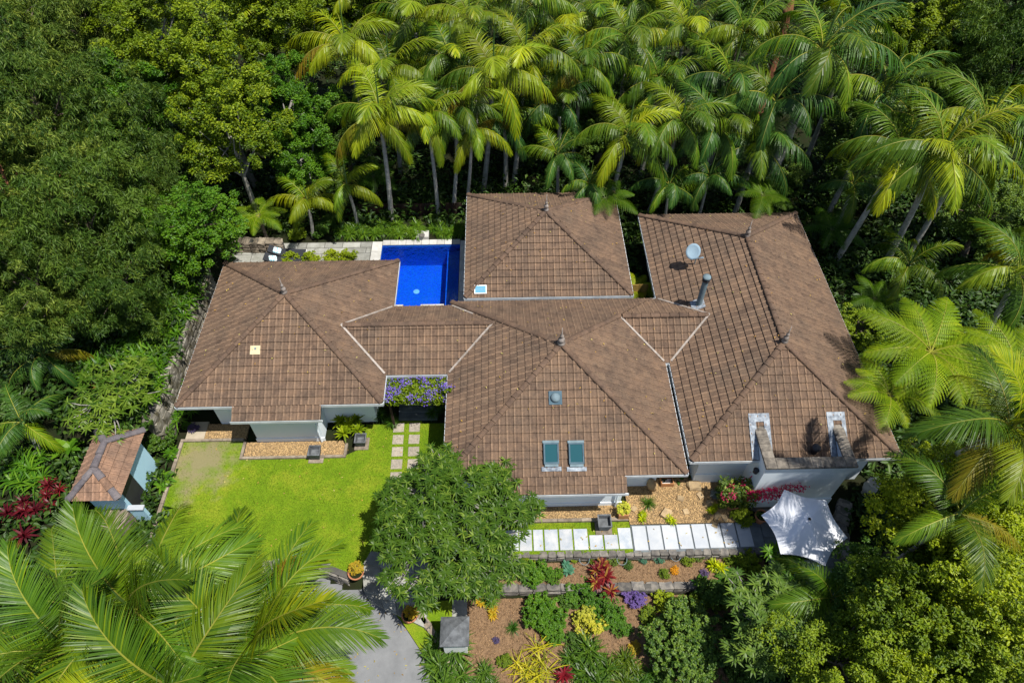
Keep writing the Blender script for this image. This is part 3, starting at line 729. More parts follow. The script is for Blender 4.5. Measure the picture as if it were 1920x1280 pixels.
# flue pipe
q = on_left(8.85, 20.95)
fl = MB().tube([q + Vector((0, 0, -.1)), q + Vector((0, 0, 1.55))], .13, 16).build('flue', 'steel', house, smooth=False)
MB().lathe(q + Vector((0, 0, 1.55)), [(.14, 0), (.17, .02), (.17, .12), (.14, .14)], 16).build('cowl_band', 'darkmetal', fl)
MB().lathe(q + Vector((0, 0, 1.72)), [(.13, 0), (.19, .03), (.17, .1), (.04, .16)], 16).build('cowl', 'steel', fl, smooth=True)
sdx = Vector((math.cos(TH), 0, math.sin(TH))); ndx = Vector((-math.sin(TH), 0, math.cos(TH)))
V = [q + sdx * a + Vector((0, b, 0)) + ndx * .09 for a, b in ((-.3, -.3), (.3, -.28), (.28, .3), (-.32, .28))]
MB().add(V + [v - ndx * .04 for v in V], [(0, 1, 2, 3)[::-1], (0, 4, 5, 1), (1, 5, 6, 2), (2, 6, 7, 3), (3, 7, 4, 0)][::1]).build('flashing', 'lead', fl)

# ---- pool pavilion
pav = empty('pavilion', (2.2, 26.1, 0), 'separate square pavilion with pyramid brown tile roof beside the blue pool', 'pavilion')
rf = Roof(pav); hip_roof(rf, RECT['pool']); rf.finish()
PA, _ = hips(pav, RECT['pool']); finial(pav, (PA[0], PA[1], PA[2] + .08), .8)
gutter(pav, [(-1.7, 22.4), (6.15, 22.4), (6.15, 29.95), (-1.7, 29.95)], closed=True)
MB().box(-.9, 5.4, 23.1, 29.2, 0, 2.6).build('wall', 'wall', pav)
MB().box(-1.68, 6.13, 22.42, 29.93, EZ - .1, EZ - .07).build('soffit', 'soffit', pav)
c3 = at(901, 551, 2.85)
B, o_, sd, nd = slope_frame(pav, 's', c3.x, 22.72, 22.4, .5, .4, .1, None)
fr = MB(); B(fr, -.29, .29, -.21, .21, 0, .05); sp = fr.build('solar_panel', 'white', pav)
fr = MB(); B(fr, -.25, .25, -.17, -.003, .051, .056); B(fr, -.25, .25, .003, .17, .051, .056); fr.build('solar_cells', 'solar', sp)

# ---- gatehouse on the left
gh = empty('gatehouse', (-15.8, 14.3, 0), 'small gatehouse with hipped terracotta tile roof and pale blue walls left of the lawn', 'gatehouse')
gx0, gx1, gy0, gy1 = -16.6, -14.72, 12.55, 15.6; GZ = 2.3; GS = .75
rf = Roof(gh, 'tile_new')
w2 = (gx1 - gx0) / 2; cg = math.cos(math.atan(GS)); sg = w2 / cg; d2 = gy1 - gy0
for p0, ud, vd, poly in (((gx0, gy0, GZ), (1, 0), (0, 1), [(0, 0), (2 * w2, 0), (w2, sg)]), ((gx1, gy1, GZ), (-1, 0), (0, -1), [(0, 0), (2 * w2, 0), (w2, sg)]),
                         ((gx1, gy0, GZ), (0, 1), (-1, 0), [(0, 0), (d2, 0), (d2 - w2, sg), (w2, sg)]), ((gx0, gy1, GZ), (0, -1), (1, 0), [(0, 0), (d2, 0), (d2 - w2, sg), (w2, sg)])):
    rf.facet(p0, ud, vd, poly, slope=GS)
rf.finish()
gm = (gx0 + gx1) / 2; gzt = GZ + GS * w2
caps(gh, (gm, gy0 + w2, gzt), (gm, gy1 - w2, gzt), 'cap_grey', sc=1.15)
caps(gh, (gx1, gy0, GZ), (gm, gy0 + w2, gzt), ['cap_grey', 'tile_new'], sc=1.15); caps(gh, (gx0, gy0, GZ), (gm, gy0 + w2, gzt), 'cap_grey', sc=1.15)
caps(gh, (gx1, gy1, GZ), (gm, gy1 - w2, gzt), 'cap_grey', sc=1.15); caps(gh, (gx0, gy1, GZ), (gm, gy1 - w2, gzt), 'cap_grey', sc=1.15)
MB().box(gx0 + .35, gx1 - .22, gy0 + .3, gy1 - .3, 0, GZ + .05).build('wall', 'wall_blue', gh)
MB().box(gx0 + .1, gx1 - .05, gy0 + .1, gy1 - .1, GZ - .05, GZ - .02).build('soffit', 'soffit', gh)
MB().box(gx1 - .217, gx1 - .2, 13.0, 13.9, 0, 1.95).build('door', 'darkmetal', gh)
MB().box(-15.9, -15.0, 12.0, 12.84, -.2, .9).build('blockwork', 'stone_edge', gh)
gw = empty('garden_wall', (-14.6, 12.9, 0), 'pale blue rendered wall running from the small gatehouse towards the lawn', 'wall')
MB().box(-14.93, -14.35, 12.7, 12.84, -.1, 1.1).build('wall_panel', 'wall_blue', gw)
MB().box(-14.96, -14.32, 12.66, 12.88, 1.1, 1.16).build('wall_cap', 'whiteslab', gw)

# ------------------------------------------------------------------ pool and patio
WZ = -.14
bs_ = MB(); px0, px1, py0, py1 = -6.62, -2.28, 23.5, 29.05
bs_.add([(px0, py0, -1.6), (px1, py0, -1.6), (px1, py1, -1.6), (px0, py1, -1.6), (px0, py0, 0), (px1, py0, 0), (px1, py1, 0), (px0, py1, 0)],
        [(0, 1, 2, 3), (0, 4, 5, 1)[::-1], (1, 5, 6, 2)[::-1], (2, 6, 7, 3)[::-1], (3, 7, 4, 0)[::-1]])
pool = empty('swimming_pool', (-4.45, 26.3, 0), 'rectangular swimming pool lined in cobalt blue mosaic between two roofs', 'pool')
bs_.build('basin', 'mosaic', pool)
MB().box(px1 - .72, px1 - .002, py0 + .01, py1 - .01, -1.55, -.5).build('seat_ledge', 'mosaic', pool)
MB().lathe((-4.75, 26.95, -1.598), [(.17, 0), (.17, .03), (.05, .05)], 16).build('pool_drain', 'white', pool)
MB().box(px0, px1, py0, py1, WZ - .001, WZ).build('water', 'water', kind='structure')
# coping stones, flagstones
def slab_mesh(w_, d_, mat, t_=.05):
    me = mesh('slab', [Vector(v) for v in [(x, y, z) for z in (-t_, 0) for y in (-d_ / 2, d_ / 2) for x in (-w_ / 2, w_ / 2)]], [(0, 2, 3, 1), (4, 5, 7, 6), (0, 1, 5, 4), (2, 6, 7, 3), (0, 4, 6, 2), (1, 3, 7, 5)], M[mat])
    bm = bmesh.new(); bm.from_mesh(me); bmesh.ops.bevel(bm, geom=[e for e in bm.edges if e.verts[0].co.z > -.01 and e.verts[1].co.z > -.01], offset=.008, segments=1, affect='EDGES'); bm.to_mesh(me); bm.free()
    return me
for i in range(10):
    link('coping_stone', slab_mesh(.42, .40, 'coping'), pool, (px0 + .22 + i * .434 - -4.45, py1 + .2 - 26.3, .03))
for i in range(6): link('coping_stone', slab_mesh(.56, .78, 'coping'), pool, (px0 - .29 + 4.45, py1 - .1 - i * .8 - 26.3, .028))
for i in range(7): link('coping_stone', slab_mesh(.5, .78, 'coping'), pool, (px1 + .27 + 4.45, py1 - .1 - i * .8 - 26.3, .028))
for x_ in (-5.4, -3.9, -3.3): link('coping_stone', slab_mesh(.6, .4, 'coping'), pool, (x_ + 4.45, 24.28 - 26.3, .05))
MB().box(-4.75, -4.05, 29.45, 30.0, 0, .22).build('spout_block', 'coping', pool)
MB().lathe((-4.4, 29.5, .22), [(.05, 0), (.13, .03), (.16, .10), (.10, .12)], 14).build('spout_bowl', 'stone', pool)
patio = MB().box(-14.9, px0 - .58, 24.6, 29.4, -.12, -.02).build('patio', 'mortar', kind='structure')
yy = 24.6; g = random.Random(4)
while yy < 29.2:
    hh = g.choice((.45, .7, .9)); hh = min(hh, 29.35 - yy); xx = -14.85
    while xx < px0 - .65:
        ww = min(g.choice((.5, .75, 1.0, 1.1)), px0 - .6 - xx)
        if ww > .15 and hh > .15: link('flagstone', slab_mesh(ww - .03, hh - .03, 'flag'), patio, (xx + ww / 2, yy + hh / 2, .012))
        xx += ww
    yy += hh
# ------------------------------------------------------------------ stone walls
def stone_mesh(seed, w_, d_, h_, mat, jag=.17):
    g_ = random.Random(seed); V = []
    for z in (0, .5, 1):
        k = 1 if z == .5 else .88
        for (x, y) in ((-1, -1), (0, -1.04), (1, -1), (1.04, 0), (1, 1), (0, 1.04), (-1, 1), (-1.04, 0)):
            V.append(Vector((x * w_ / 2 * k * (1 + g_.uniform(-jag, jag)), y * d_ / 2 * k * (1 + g_.uniform(-jag, jag)), z * h_ + g_.uniform(-.1, .1) * h_)))
    F_ = [tuple(range(8))[::-1], tuple(range(16, 24))]
    for a in (0, 8):
        for k in range(8): F_.append((a + k, a + (k + 1) % 8, a + 8 + (k + 1) % 8, a + 8 + k))
    return mesh('stone', V, F_, M[mat])
def wall_run(name, pts, h0, h1, th, label, mat='stone', sw=.42, sh=.16, core=True, group=None, cat='wall', maxn=290):
    pts = [Vector((p[0], p[1], 0)) for p in pts]
    base = Vector((pts[0].x, pts[0].y, h0)); root = empty(name, base, label, cat, group)
    var = [stone_mesh(k * 7 + 1, sw, th * .55, sh, mat) for k in range(5)]
    core_mb = MB(); cnt = 0; rows = max(1, int(round((h1 - h0) / sh)))
    for a, b in zip(pts, pts[1:]):
        d = b - a; L_ = d.length; d.normalize(); nrm = Vector((d.y, -d.x, 0)); ang = math.atan2(d.y, d.x)
        q = [a + nrm * th * .3, b + nrm * th * .3, b - nrm * th * .3, a - nrm * th * .3]
        core_mb.prism([(p.x, p.y) for p in q], h0, h1 - .03)
        for r_ in range(rows):
            n = max(1, int(L_ / sw + .5)); off = (r_ % 2) * .5
            for i in range(n):
                if cnt > maxn: break
                s_ = (i + .5) / n * L_
                top = r_ == rows - 1
                pos = a + d * s_ + nrm * (0 if top else th * .28) + Vector((0, 0, h0 + r_ * sh))
                o = link('stone', var[rnd.randrange(5)], root, pos - base, (rnd.uniform(-.04, .04), rnd.uniform(-.04, .04), ang + rnd.uniform(-.05, .05)), (L_ / n / sw * rnd.uniform(.88, 1.05), (1.9 if top else 1) * rnd.uniform(.85, 1.08), rnd.uniform(.8, 1.15))); cnt += 1
                if not top and th < .5: pass
    core_mb.build('wall_core', 'mortar', root); return root
wall_run('stone_wall', [(-14.95, 25.4), (-15.0, 22.5), (-14.95, 19.5), (-14.9, 16.2)][::1][::-1], 0, 2.05, .5, 'tall mossy stone retaining wall beside the left roof under the ginger plants', 'bankstone', .52, .29)
wall_run('stone_wall', [(-15.1, 28.9), (-12.0, 28.75)], 0, .72, .5, 'low brown stone wall at the back of the patio behind the loungers', 'stone_edge', .45, .18)
wall_run('stone_wall', [(p.x, p.y) for p in curve], ZL, .06, .38, 'curved low stone wall along the bottom edge of the lawn', 'stone', .4, .2)
wall_run('stone_wall', [(p.x + .62, p.y + .34) for p in drive_edge[2:]], ZL - .1, ZL + .25, .26, 'curved stone kerb between concrete driveway and small grass strip', 'stone_edge', .4, .17)
wall_run('stone_wall', [(-.4, 10.98), (10.2, 10.92)], ZM, .02, .26, 'straight stone retaining wall just below the white slab path', 'stone', .34, .14)
wall_run('stone_wall', [(-1.2, 9.8), (7.6, 9.75)], ZL, ZM + .08, .32, 'lower stone retaining wall between the two garden beds', 'stone', .55, .16)
wall_run('stone_wall', [(14.1, 12.9), (13.55, 11.9), (13.3, 10.9), (13.6, 9.7)], -.3, .3, .5, 'dark curved stone wall right of the white umbrella', 'stone', .4, .2)
# edging round gravel beds (timber and stone sleepers)
for lab, segs in (('brown stone edging round the gravel bed below the left bay wall', [(-11.5, -6.9, 15.5, 15.62), (-11.5, -11.38, 15.62, 16.4), (-7.0, -6.88, 15.62, 16.2)]),
                  ('flat stone edging beside the shaded gravel at the left lawn corner', [(-14.3, -11.52, 16.44, 16.56), (-14.3, -14.16, 11.5, 16.42)]),
                  ('grey stone edging between the gravel and the marbled slab path', [(.2, 5.02, 12.3, 12.44)])):
    e_ = empty('garden_edging', (segs[0][0], segs[0][2], 0), lab, 'edging')
    for a, b, c1, d1 in segs:
        hor = b - a > d1 - c1; L_ = (b - a) if hor else (d1 - c1); n = max(1, int(L_ / .9))
        for i in range(n):
            p, q = i / n, (i + 1) / n
            mb = MB()
            if hor: mb.box(a + L_ * p + .004, a + L_ * q - .004, c1, d1, -.05, .10, 0)
            else: mb.box(a, b, c1 + L_ * p + .004, c1 + L_ * q - .004, -.05, .10, 0)
            mb.build('edging_stone', 'stone_edge', e_, bevel=.008)
MB().prism([(-14.15, 17.5), (-14.15, 16.58), (-13.32, 16.58), (-13.32, 17.5)], -.1, .02).build('path', 'concrete_path', kind='structure')

# slab paths
pathA = MB().box(.2, 5.06, 11.02, 12.02, -.2, .006).build('slab_path', 'lawn', kind='structure')
ux = [(947, 972), (974, 997), (1000, 1018), (1021, 1046), (1049, 1073), (1076, 1102), (1105, 1130), (1133, 1158), (1160, 1184)]
for a, b in ux:
    xa, xb = at(a, 1010).x, at(b, 1010).x
    short = a in (1105, 1133); y1 = 11.72 if short else 12.0
    link('slab', slab_mesh(xb - xa, y1 - 11.12, 'marbleslab', .04), pathA, ((xa + xb) / 2, (11.12 + y1) / 2, .035))
pathB = MB().box(5.08, 10.35, 10.98, 12.12, -.2, .0).build('paved_path', 'slate', kind='structure')
for i in range(8):
    xa = at(1187 + 28.2 * i, 1008).x; xb = at(1212.5 + 28.2 * i, 1008).x
    V = []
    link('slab', slab_mesh(xb - xa, 1.02, 'whiteslab', .05), pathB, ((xa + xb) / 2, 11.55 + .008 * i, .05))
# stepping pavers
step_root = MB().box(-5.0, -3.7, 14.3, 17.35, -.1, .004).build('stepping_path', 'lawn', kind='structure')
for j in range(5):
    for i in range(2):
        if j == 4 and i == 1: continue
        link('paver', slab_mesh(.48, .47, 'paver', .04), step_root, (-4.72 + i * .71 + .02 * j, 17.0 - j * .62, .022 + rnd.uniform(-.006, .006)), (0, 0, rnd.uniform(-.03, .03)))
# entrance steps below the pergola
es = empty('entrance_steps', (-3.9, 17.9, 0), 'dark stone entrance steps under the purple flowering vine', 'steps')
for k in range(3): MB().box(-4.75, -3.0, 17.38 + k * .33, 17.38 + (k + 1) * .33 - .003, -.1, .1 + .12 * k).build('step', 'slate', es, bevel=.008)
# slate terrace under the umbrella
ter = MB().prism([(10.36, 12.6), (10.36, 9.0), (13.4, 9.0), (13.4, 12.8), (9.98, 12.8)], -.2, -.03).build('terrace', 'mortar', kind='structure')
for i in range(6):
    for j in range(6):
        x_, y_ = 10.62 + i * .5, 9.3 + j * .62
        link('slate_paver', slab_mesh(.485, .6, 'slate', .04), ter, (x_, y_, .0))
# steps from the lawn to the drive (fan of paving)
sroot = empty('garden_steps', (-4.4, 10.2, ZL), 'grey stone steps going down from lawn to driveway between two potted shrubs', 'steps')
A_ = [at(700, 1035, 0), at(668, 1082, -.4)]; top = [(-5.35, 11.15), (-3.4, 11.0)]
pl = [(-5.75, 10.35), (-5.3, 11.35), (-3.0, 10.6), (-2.95, 9.2)]
lv = [0.0, -.2, -.4, -.6]
P0, P1 = [Vector((-5.35, 11.25, 0)), Vector((-5.6, 10.75, 0)), Vector((-5.62, 10.3, 0)), Vector((-5.55, 9.85, 0)), Vector((-5.3, 9.5, 0))], [Vector((-2.9, 10.9, 0)), Vector((-2.9, 10.25, 0)), Vector((-3.0, 9.6, 0)), Vector((-3.05, 9.0, 0)), Vector((-3.1, 8.45, 0))]
for k in range(4):
    n = 4
    for i in range(n):
        a0 = P0[k].lerp(P1[k], i / n + .002); a1 = P0[k].lerp(P1[k], (i + 1) / n - .004); b0 = P0[k + 1].lerp(P1[k + 1], i / n + .002); b1 = P0[k + 1].lerp(P1[k + 1], (i + 1) / n - .004)
        MB().prism([(v.x, v.y) for v in (a0, b0, b1, a1)], ZL - .2, lv[k] + .02).build('step_stone', 'flag', sroot)
# path stub behind the letterbox pillar
MB().prism([(p.x, p.y) for p in (at(848, 1120, ZL), at(848, 1165, ZL), at(876, 1165, ZL), at(876, 1120, ZL))], ZL - .1, ZL + .04).build('path', 'flag', kind='structure')

# ------------------------------------------------------------------ small things
pil = empty('letterbox_pillar', (*at(857, 1205, ZL).xy, ZL), 'white rendered gate pillar with grey slate pyramid cap beside the mulch garden', 'pillar')
b_ = Vector(pil.location)
MB().box(b_.x - .42, b_.x + .42, b_.y - .42, b_.y + .42, ZL - .1, ZL + 1.35).build('post', 'white', pil)
hw = .52; zc_ = ZL + 1.35
MB().add([(b_.x + sx * hw, b_.y + sy * hw, zc_ + dz) for dz in (0, .06) for sx, sy in ((-1, -1), (1, -1), (1, 1), (-1, 1))] + [(b_.x, b_.y, zc_ + .36)],
         [(0, 3, 2, 1), (0, 1, 5, 4), (1, 2, 6, 5), (2, 3, 7, 6), (3, 0, 4, 7), (4, 5, 8), (5, 6, 8), (6, 7, 8), (7, 4, 8)]).build('slate_cap', 'slatecap', pil)
def planter(c3, s, h, label, rz=0, plinth=True):
    r_ = empty('planter', c3, label, 'planter', 'square dark stone planters along the front', rz)
    mb = MB(); t0, t1 = s * .62, s; o_ = []
    ring = lambda w_, z: [(sx * w_ / 2, sy * w_ / 2, z) for sx, sy in ((-1, -1), (1, -1), (1, 1), (-1, 1))]
    V = ring(t0, .04) + ring(t1, h) + ring(t1 - .1, h) + ring(t1 - .16, h - .22)
    F_ = []
    for a in (0, 4, 8): F_ += [(a + k, a + (k + 1) % 4, a + 4 + (k + 1) % 4, a + 4 + k) for k in range(4)]
    F_ += [(12, 13, 14, 15)]
    me = mesh('pot', [Vector(v) for v in V], F_, M['slatecap']); link('pot', me, r_)
    if plinth: link('plinth', slab_mesh(t1 + .12, t1 + .12, 'stone_edge', .06), r_, (0, 0, .04))
    return r_
planter(Vector((*at(594, 856, 0).xy, 0)), .52, .55, 'square dark stone planter in front of the left gravel bed')
planter(Vector((*at(1131, 988, 0).xy, 0)), .55, .62, 'square dark stone planter at the notch in the marbled slab path')
planter(Vector((*at(679, 832, 0).xy, 0)), .5, .5, 'square dark stone planter right of the agaves near the entrance')
def pot(u, v, z, r_, h, label, mat='terracotta', grp='round terracotta pots', cat='pot'):
    p = at(u, v, z); e_ = empty('plant_pot', p, label, cat, grp)
    MB().lathe(p, [(r_ * .65, 0), (r_ * .95, h * .85), (r_ * 1.05, h * .86), (r_ * 1.05, h), (r_ * .9, h), (r_ * .85, h * .88)], 20).build('pot', mat, e_, smooth=False)
    MB().lathe(p, [(r_ * .84, h * .84), (r_ * .84, h * .9)], 16).build('soil', 'soil', e_); return e_
pot(1370, 950, 0, .30, .45, 'round terracotta pot at the foot of the magenta bougainvillea')
pot(1423, 975, 0, .26, .45, 'round terracotta pot standing by the white parapet wall and umbrella')
pot(670, 1078, -.1, .3, .35, 'terracotta bowl at the left end of the garden steps')
pot(770, 1158, ZL, .3, .4, 'terracotta bowl at the right end of the garden steps')
# urns
def urn(p, label, mat, s=1.0):
    e_ = empty('urn', p, label, 'urn')
    MB().lathe(p, [(.16 * s, 0), (.2 * s, .05 * s), (.14 * s, .12 * s), (.26 * s, .4 * s), (.3 * s, .62 * s), (.22 * s, .85 * s), (.2 * s, .92 * s), (.28 * s, 1.0 * s), (.2 * s, 1.0 * s), (.16 * s, .9 * s)], 20).build('body', mat, e_, smooth=True)
    MB().lathe(p, [(.155 * s, .86 * s), (.155 * s, .89 * s)], 16).build('soil', 'rock', e_)
urn(at(1622, 925, 0), 'tall pale stone urn in the shade right of the parapet wall', 'coping', .95)
urn(Vector((-15.0, 29.0, .75)), 'white glazed urn standing on the patio stone wall', 'white', .5)
# parapet lamp and little table
tb = empty('garden_table', Vector((*at(1462, 958, 0).xy, 0)), 'small square timber table between white wall and umbrella', 'table')
p = Vector(tb.location); MB().box(p.x - .22, p.x + .22, p.y - .2, p.y + .2, .42, .46).build('tabletop', 'wood', tb)
for sx in (-1, 1):
    for sy in (-1, 1): MB().box(p.x + sx * .18 - .02, p.x + sx * .18 + .02, p.y + sy * .16 - .02, p.y + sy * .16 + .02, 0, .419).build('leg', 'wood', tb)
p = at(1402, 893, 2.3)
lp = empty('wall_lamp', (p.x, p.y, 2.2), 'small black and white lamp on the left side of the parapet wall', 'lamp')
MB().lathe((9.85, 13.2, 2.2), [(.05, 0), (.1, .04), (.1, .2), (.12, .22), (.03, .28)], 12).build('lamp_body', 'darkmetal', lp)
# wooden crate
p = at(1249, 905, 0); cr = empty('crate', p, 'small orange timber box on the gravel below the centre eave', 'crate')
MB().box(p.x - .27, p.x + .27, p.y - .2, p.y - .16, 0, .28).box(p.x - .27, p.x + .27, p.y + .16, p.y + .2, 0, .28).box(p.x - .27, p.x - .23, p.y - .159, p.y + .159, 0, .279).box(p.x + .23, p.x + .27, p.y - .159, p.y + .159, 0, .279).build('crate_side', 'wood', cr)
MB().box(p.x - .229, p.x + .229, p.y - .159, p.y + .159, 0, .06).build('crate_base', 'white', cr)
# timber box with cream flowers
p = at(1167, 968, 0); tbx = empty('planter_box', p, 'orange timber planter box with cream flowers by the centre bay', 'planter')
MB().box(p.x - .2, p.x + .2, p.y - .16, p.y + .16, 0, .4).build('box', 'wood', tbx)
# parasol
um = empty('parasol', (11.15, 10.95, 0), 'large white hexagonal parasol over the dark slate terrace', 'parasol')
cx, cy = 11.15, 10.95; PZ = 2.15; ap = Vector((cx, cy, 2.75)); rc = 1.56; cor = []
for k in range(6):
    a = R(102 - 60 * k); cor.append(Vector((cx + rc * math.cos(a), cy + rc * math.sin(a), PZ)))
V = [ap]; F_ = []; nseg = 10; nrad = 7
ringidx = []
for r_ in range(1, nrad + 1):
    row = []
    for k in range(6):
        a, b = cor[k], cor[(k + 1) % 6]
        for j in range(nseg):
            t_ = j / nseg; p = a.lerp(b, t_); q = ap.lerp(p, r_ / nrad)
            sag = math.sin(math.pi * t_) * (r_ / nrad); q = q + (ap - q) * (.095 * sag) + Vector((0, 0, .012 * math.sin(math.pi * r_ / nrad) - .035 * sag * (r_ / nrad)))
            row.append(len(V)); V.append(q)
    ringidx.append(row)
nn = 6 * nseg
for j in range(nn): F_.append((0, ringidx[0][(j + 1) % nn], ringidx[0][j])[::1])
for r_ in range(nrad - 1):
    for j in range(nn): F_.append((ringidx[r_][j], ringidx[r_][(j + 1) % nn], ringidx[r_ + 1][(j + 1) % nn], ringidx[r_ + 1][j]))
n0 = len(V); V += [v - Vector((0, 0, .012)) for v in V[:n0]]; F_ += [tuple(i + n0 for i in f_)[::-1] for f_ in F_]
MB().add(V, F_).build('canopy', 'fabric_white', um, smooth=True)
MB().tube([(cx, cy, .05), (cx, cy, 2.72)], .03).build('pole', 'steel', um)
MB().lathe((cx, cy, 0), [(.35, 0), (.35, .06), (.08, .1), (.05, .3)], 20).build('base', 'darkmetal', um)
MB().lathe((cx, cy, 2.76), [(.05, 0), (.06, .03), (.03, .07)], 12).build('top_knob', 'darkmetal', um)
for k in range(6): MB().tube([ap - Vector((0, 0, .06)), cor[k] + (ap - cor[k]) * .02 - Vector((0, 0, .035))], .012, 6).build('rib', 'steel', um)
# blue bench
p = at(1508, 1072, .45); be = empty('bench', (p.x, p.y, 0), 'bench with blue cushion half hidden below the parasol', 'bench')
MB().box(p.x - .7, p.x + .7, p.y - .25, p.y + .25, .4, .5).build('seat_cushion', 'fabric_blue', be)
for sx in (-1, 1): MB().box(p.x + sx * .6 - .04, p.x + sx * .6 + .04, p.y - .2, p.y + .2, 0, .399).build('leg', 'darkwood', be)
# sun loungers
def lounger(loc, rz, label):
    e_ = empty('sun_lounger', loc, label, 'sun lounger', 'sun loungers on the patio', rz)
    e0 = e_
    def lm(name, boxes, mat, rot=None):
        mb = MB()
        for b_ in boxes: mb.box(*b_)
        if rot:
            c0, a = rot; mm_ = Matrix.Translation(c0) @ Matrix.Rotation(a, 4, 'Y') @ Matrix.Translation(-Vector(c0)); mb.v = [mm_ @ v for v in mb.v]
        return link(name, mesh(name, mb.v, mb.f, M[mat]), e_)
    lm('frame', [(-.7, 1.3, -.33, -.29, .22, .27), (-.7, 1.3, .29, .33, .22, .27), (-.7, -.66, -.288, .288, .22, .27), (1.26, 1.3, -.288, .288, .22, .27)], 'white')
    lm('seat', [(-.05, 1.28, -.28, .28, .275, .34)], 'fabric_dark'); lm('backrest', [(-.75, -.06, -.28, .28, .275, .34)], 'fabric_dark', ((-.05, 0, .3), R(28)))
    for x_ in (-.6, 1.2):
        for y_ in (-.31, .31): lm('leg', [(x_ - .02, x_ + .02, y_ - .018, y_ + .018, 0, .219)], 'white')
    return e_
for k, (u, v) in enumerate(((520, 474), (512, 489))):
    p = at(u, v, .3); lab = ['charcoal sun lounger on the patio farther from the left roof', 'charcoal sun lounger partly hidden by the left roof edge'][k]
    lounger((p.x + .25, p.y, .01), -.06, lab)
    cu = mesh('cushion', [Vector(v) for v in MB().box(-.2, .2, -.2, .2, 0, .1).v], MB().box(0, 1, 0, 1, 0, 1).f, M['cushion'])
    bm = bmesh.new(); bm.from_mesh(cu); bmesh.ops.bevel(bm, geom=bm.edges[:], offset=.035, segments=2, affect='EDGES'); bm.to_mesh(cu); bm.free()
    link('cushion', cu, None, (p.x + .02, p.y, .44), (0, R(20), .3 * k), label=['blue and white patterned cushion on the farther lounger', 'blue and white patterned cushion on the lounger by the roof edge'][k], cat='cushion', group='patterned cushions')
# fences behind pool
def slat_fence(name, x0, x1, y, z0, z1, w_, mat, label, gap=.012, cat='fence'):
    e_ = empty(name, (x0, y, z0), label, cat); n = int((x1 - x0) / w_)
    me = mesh('slat', [Vector(v) for v in MB().box(0, w_ - gap, 0, .025, 0, z1 - z0).v], MB().box(0, 1, 0, 1, 0, 1).f, M[mat])
    for i in range(n): link('slat', me, e_, (i * w_, rnd.uniform(-.004, .004), 0), scale=(1, 1, rnd.uniform(.985, 1.01)))
    MB().box(x0, x1, y + .03, y + .07, z1 - .3, z1 - .22).box(x0, x1, y + .03, y + .07, z0 + .25, z0 + .33).build('rail', mat, e_)
slat_fence('timber_fence', -9.6, -1.9, 31.6, 0, .85, .14, 'darkwood', 'low dark red timber fence behind the pool in front of palm trunks')
slat_fence('bamboo_screen', 6.25, 7.28, 23.75, 0, 2.0, .05, 'bamboo', 'golden bamboo screen between the pool pavilion and right roof', .008, 'screen')

# ------------------------------------------------------------------ vegetation meshes
def ribbon_leaf(V, F_, Rr, base, d, wv, L_, W_, segs, droop, q, prof):
    """strip leaf: base point, direction d, width vector wv"""
    p = base.copy(); d = d.copy(); st = L_ / segs; rows = []
    for s_ in range(segs + 1):
        wd = W_ * prof[s_]
        V.append(p - wv * wd); V.append(p + wv * wd); rows.append(len(V) - 2)
        d = (d + Vector((0, 0, -droop * st))).normalized(); p = p + d * st
    for s_ in range(segs):
        a, b = rows[s_], rows[s_ + 1]; F_.append((a, a + 1, b + 1, b)); Rr.append(q)
def frond_mesh(name, L_, n, lmax, W_, e0, e1, vee, droop, seed, mat, segs=3, twist=0.0, gapp=.0, rs=.022):
    g_ = random.Random(seed); V = []; F_ = []; Rr = []; K = 14; P_ = [Vector((0, 0, 0))]; T_ = []
    for k in range(K):
        t_ = k / (K - 1); e = e0 + (e1 - e0) * t_ ** 1.2; yw = twist * t_ * t_
        d = Vector((math.cos(e) * math.cos(yw), math.cos(e) * math.sin(yw), math.sin(e))); T_.append(d); P_.append(P_[-1] + d * L_ / K)
    T_.append(T_[-1])
    prof = {3: [.35, .5, .42, .06], 4: [.3, .5, .48, .34, .04], 2: [.4, .5, .08]}[segs]
    for i in range(n):
        t_ = .10 + .9 * i / (n - 1); f = t_ * K; k = min(int(f), K - 1); fr_ = f - k
        p = P_[k].lerp(P_[k + 1], fr_); T = T_[min(k, K)]; side = Vector((0, 0, 1)).cross(T).normalized(); up = T.cross(side)
        L2 = lmax * (math.sin(math.pi * min(1, .16 + .80 * t_))) ** .65 * g_.uniform(.88, 1.05)
        fa = R(22 + 48 * t_)
        for sg in (-1, 1):
            if g_.random() < gapp: continue
            va = vee + g_.uniform(-.14, .14)
            d = (side * sg * math.cos(fa) + T * math.sin(fa)); d = (d * math.cos(va) + up * math.sin(va)).normalized()
            wv = (T - d * T.dot(d)).normalized(); wv = (wv + up * g_.uniform(-.35, .35)).normalized()
            ribbon_leaf(V, F_, Rr, p, d, wv, L2, W_, segs, droop * g_.uniform(.7, 1.3), g_.random() * .5 + .25 * (1 - t_), prof)
    nl = len(F_)
    mb = MB(); rr_ = [rs * (1 - .85 * k / K) for k in range(K + 1)]; mb.tube([p - Vector((0, 0, .0)) for p in P_], rr_, 5, False)
    b = len(V); V += mb.v; F_ += [tuple(i + b for i in f_) for f_ in mb.f]; Rr += [.5] * len(mb.f)
    return mesh(name, V, F_, None, Rr, pmats=[mat, M['rachis']], pidx=[0] * nl + [1] * (len(F_) - nl))
def variants(me, mats):
    out = {}
    for k in mats:
        c = me.copy(); c.materials[0] = M[k]; out[k] = c
    return out
FM = ['frond', 'frond_lime', 'frond_yellow', 'frond_dark']
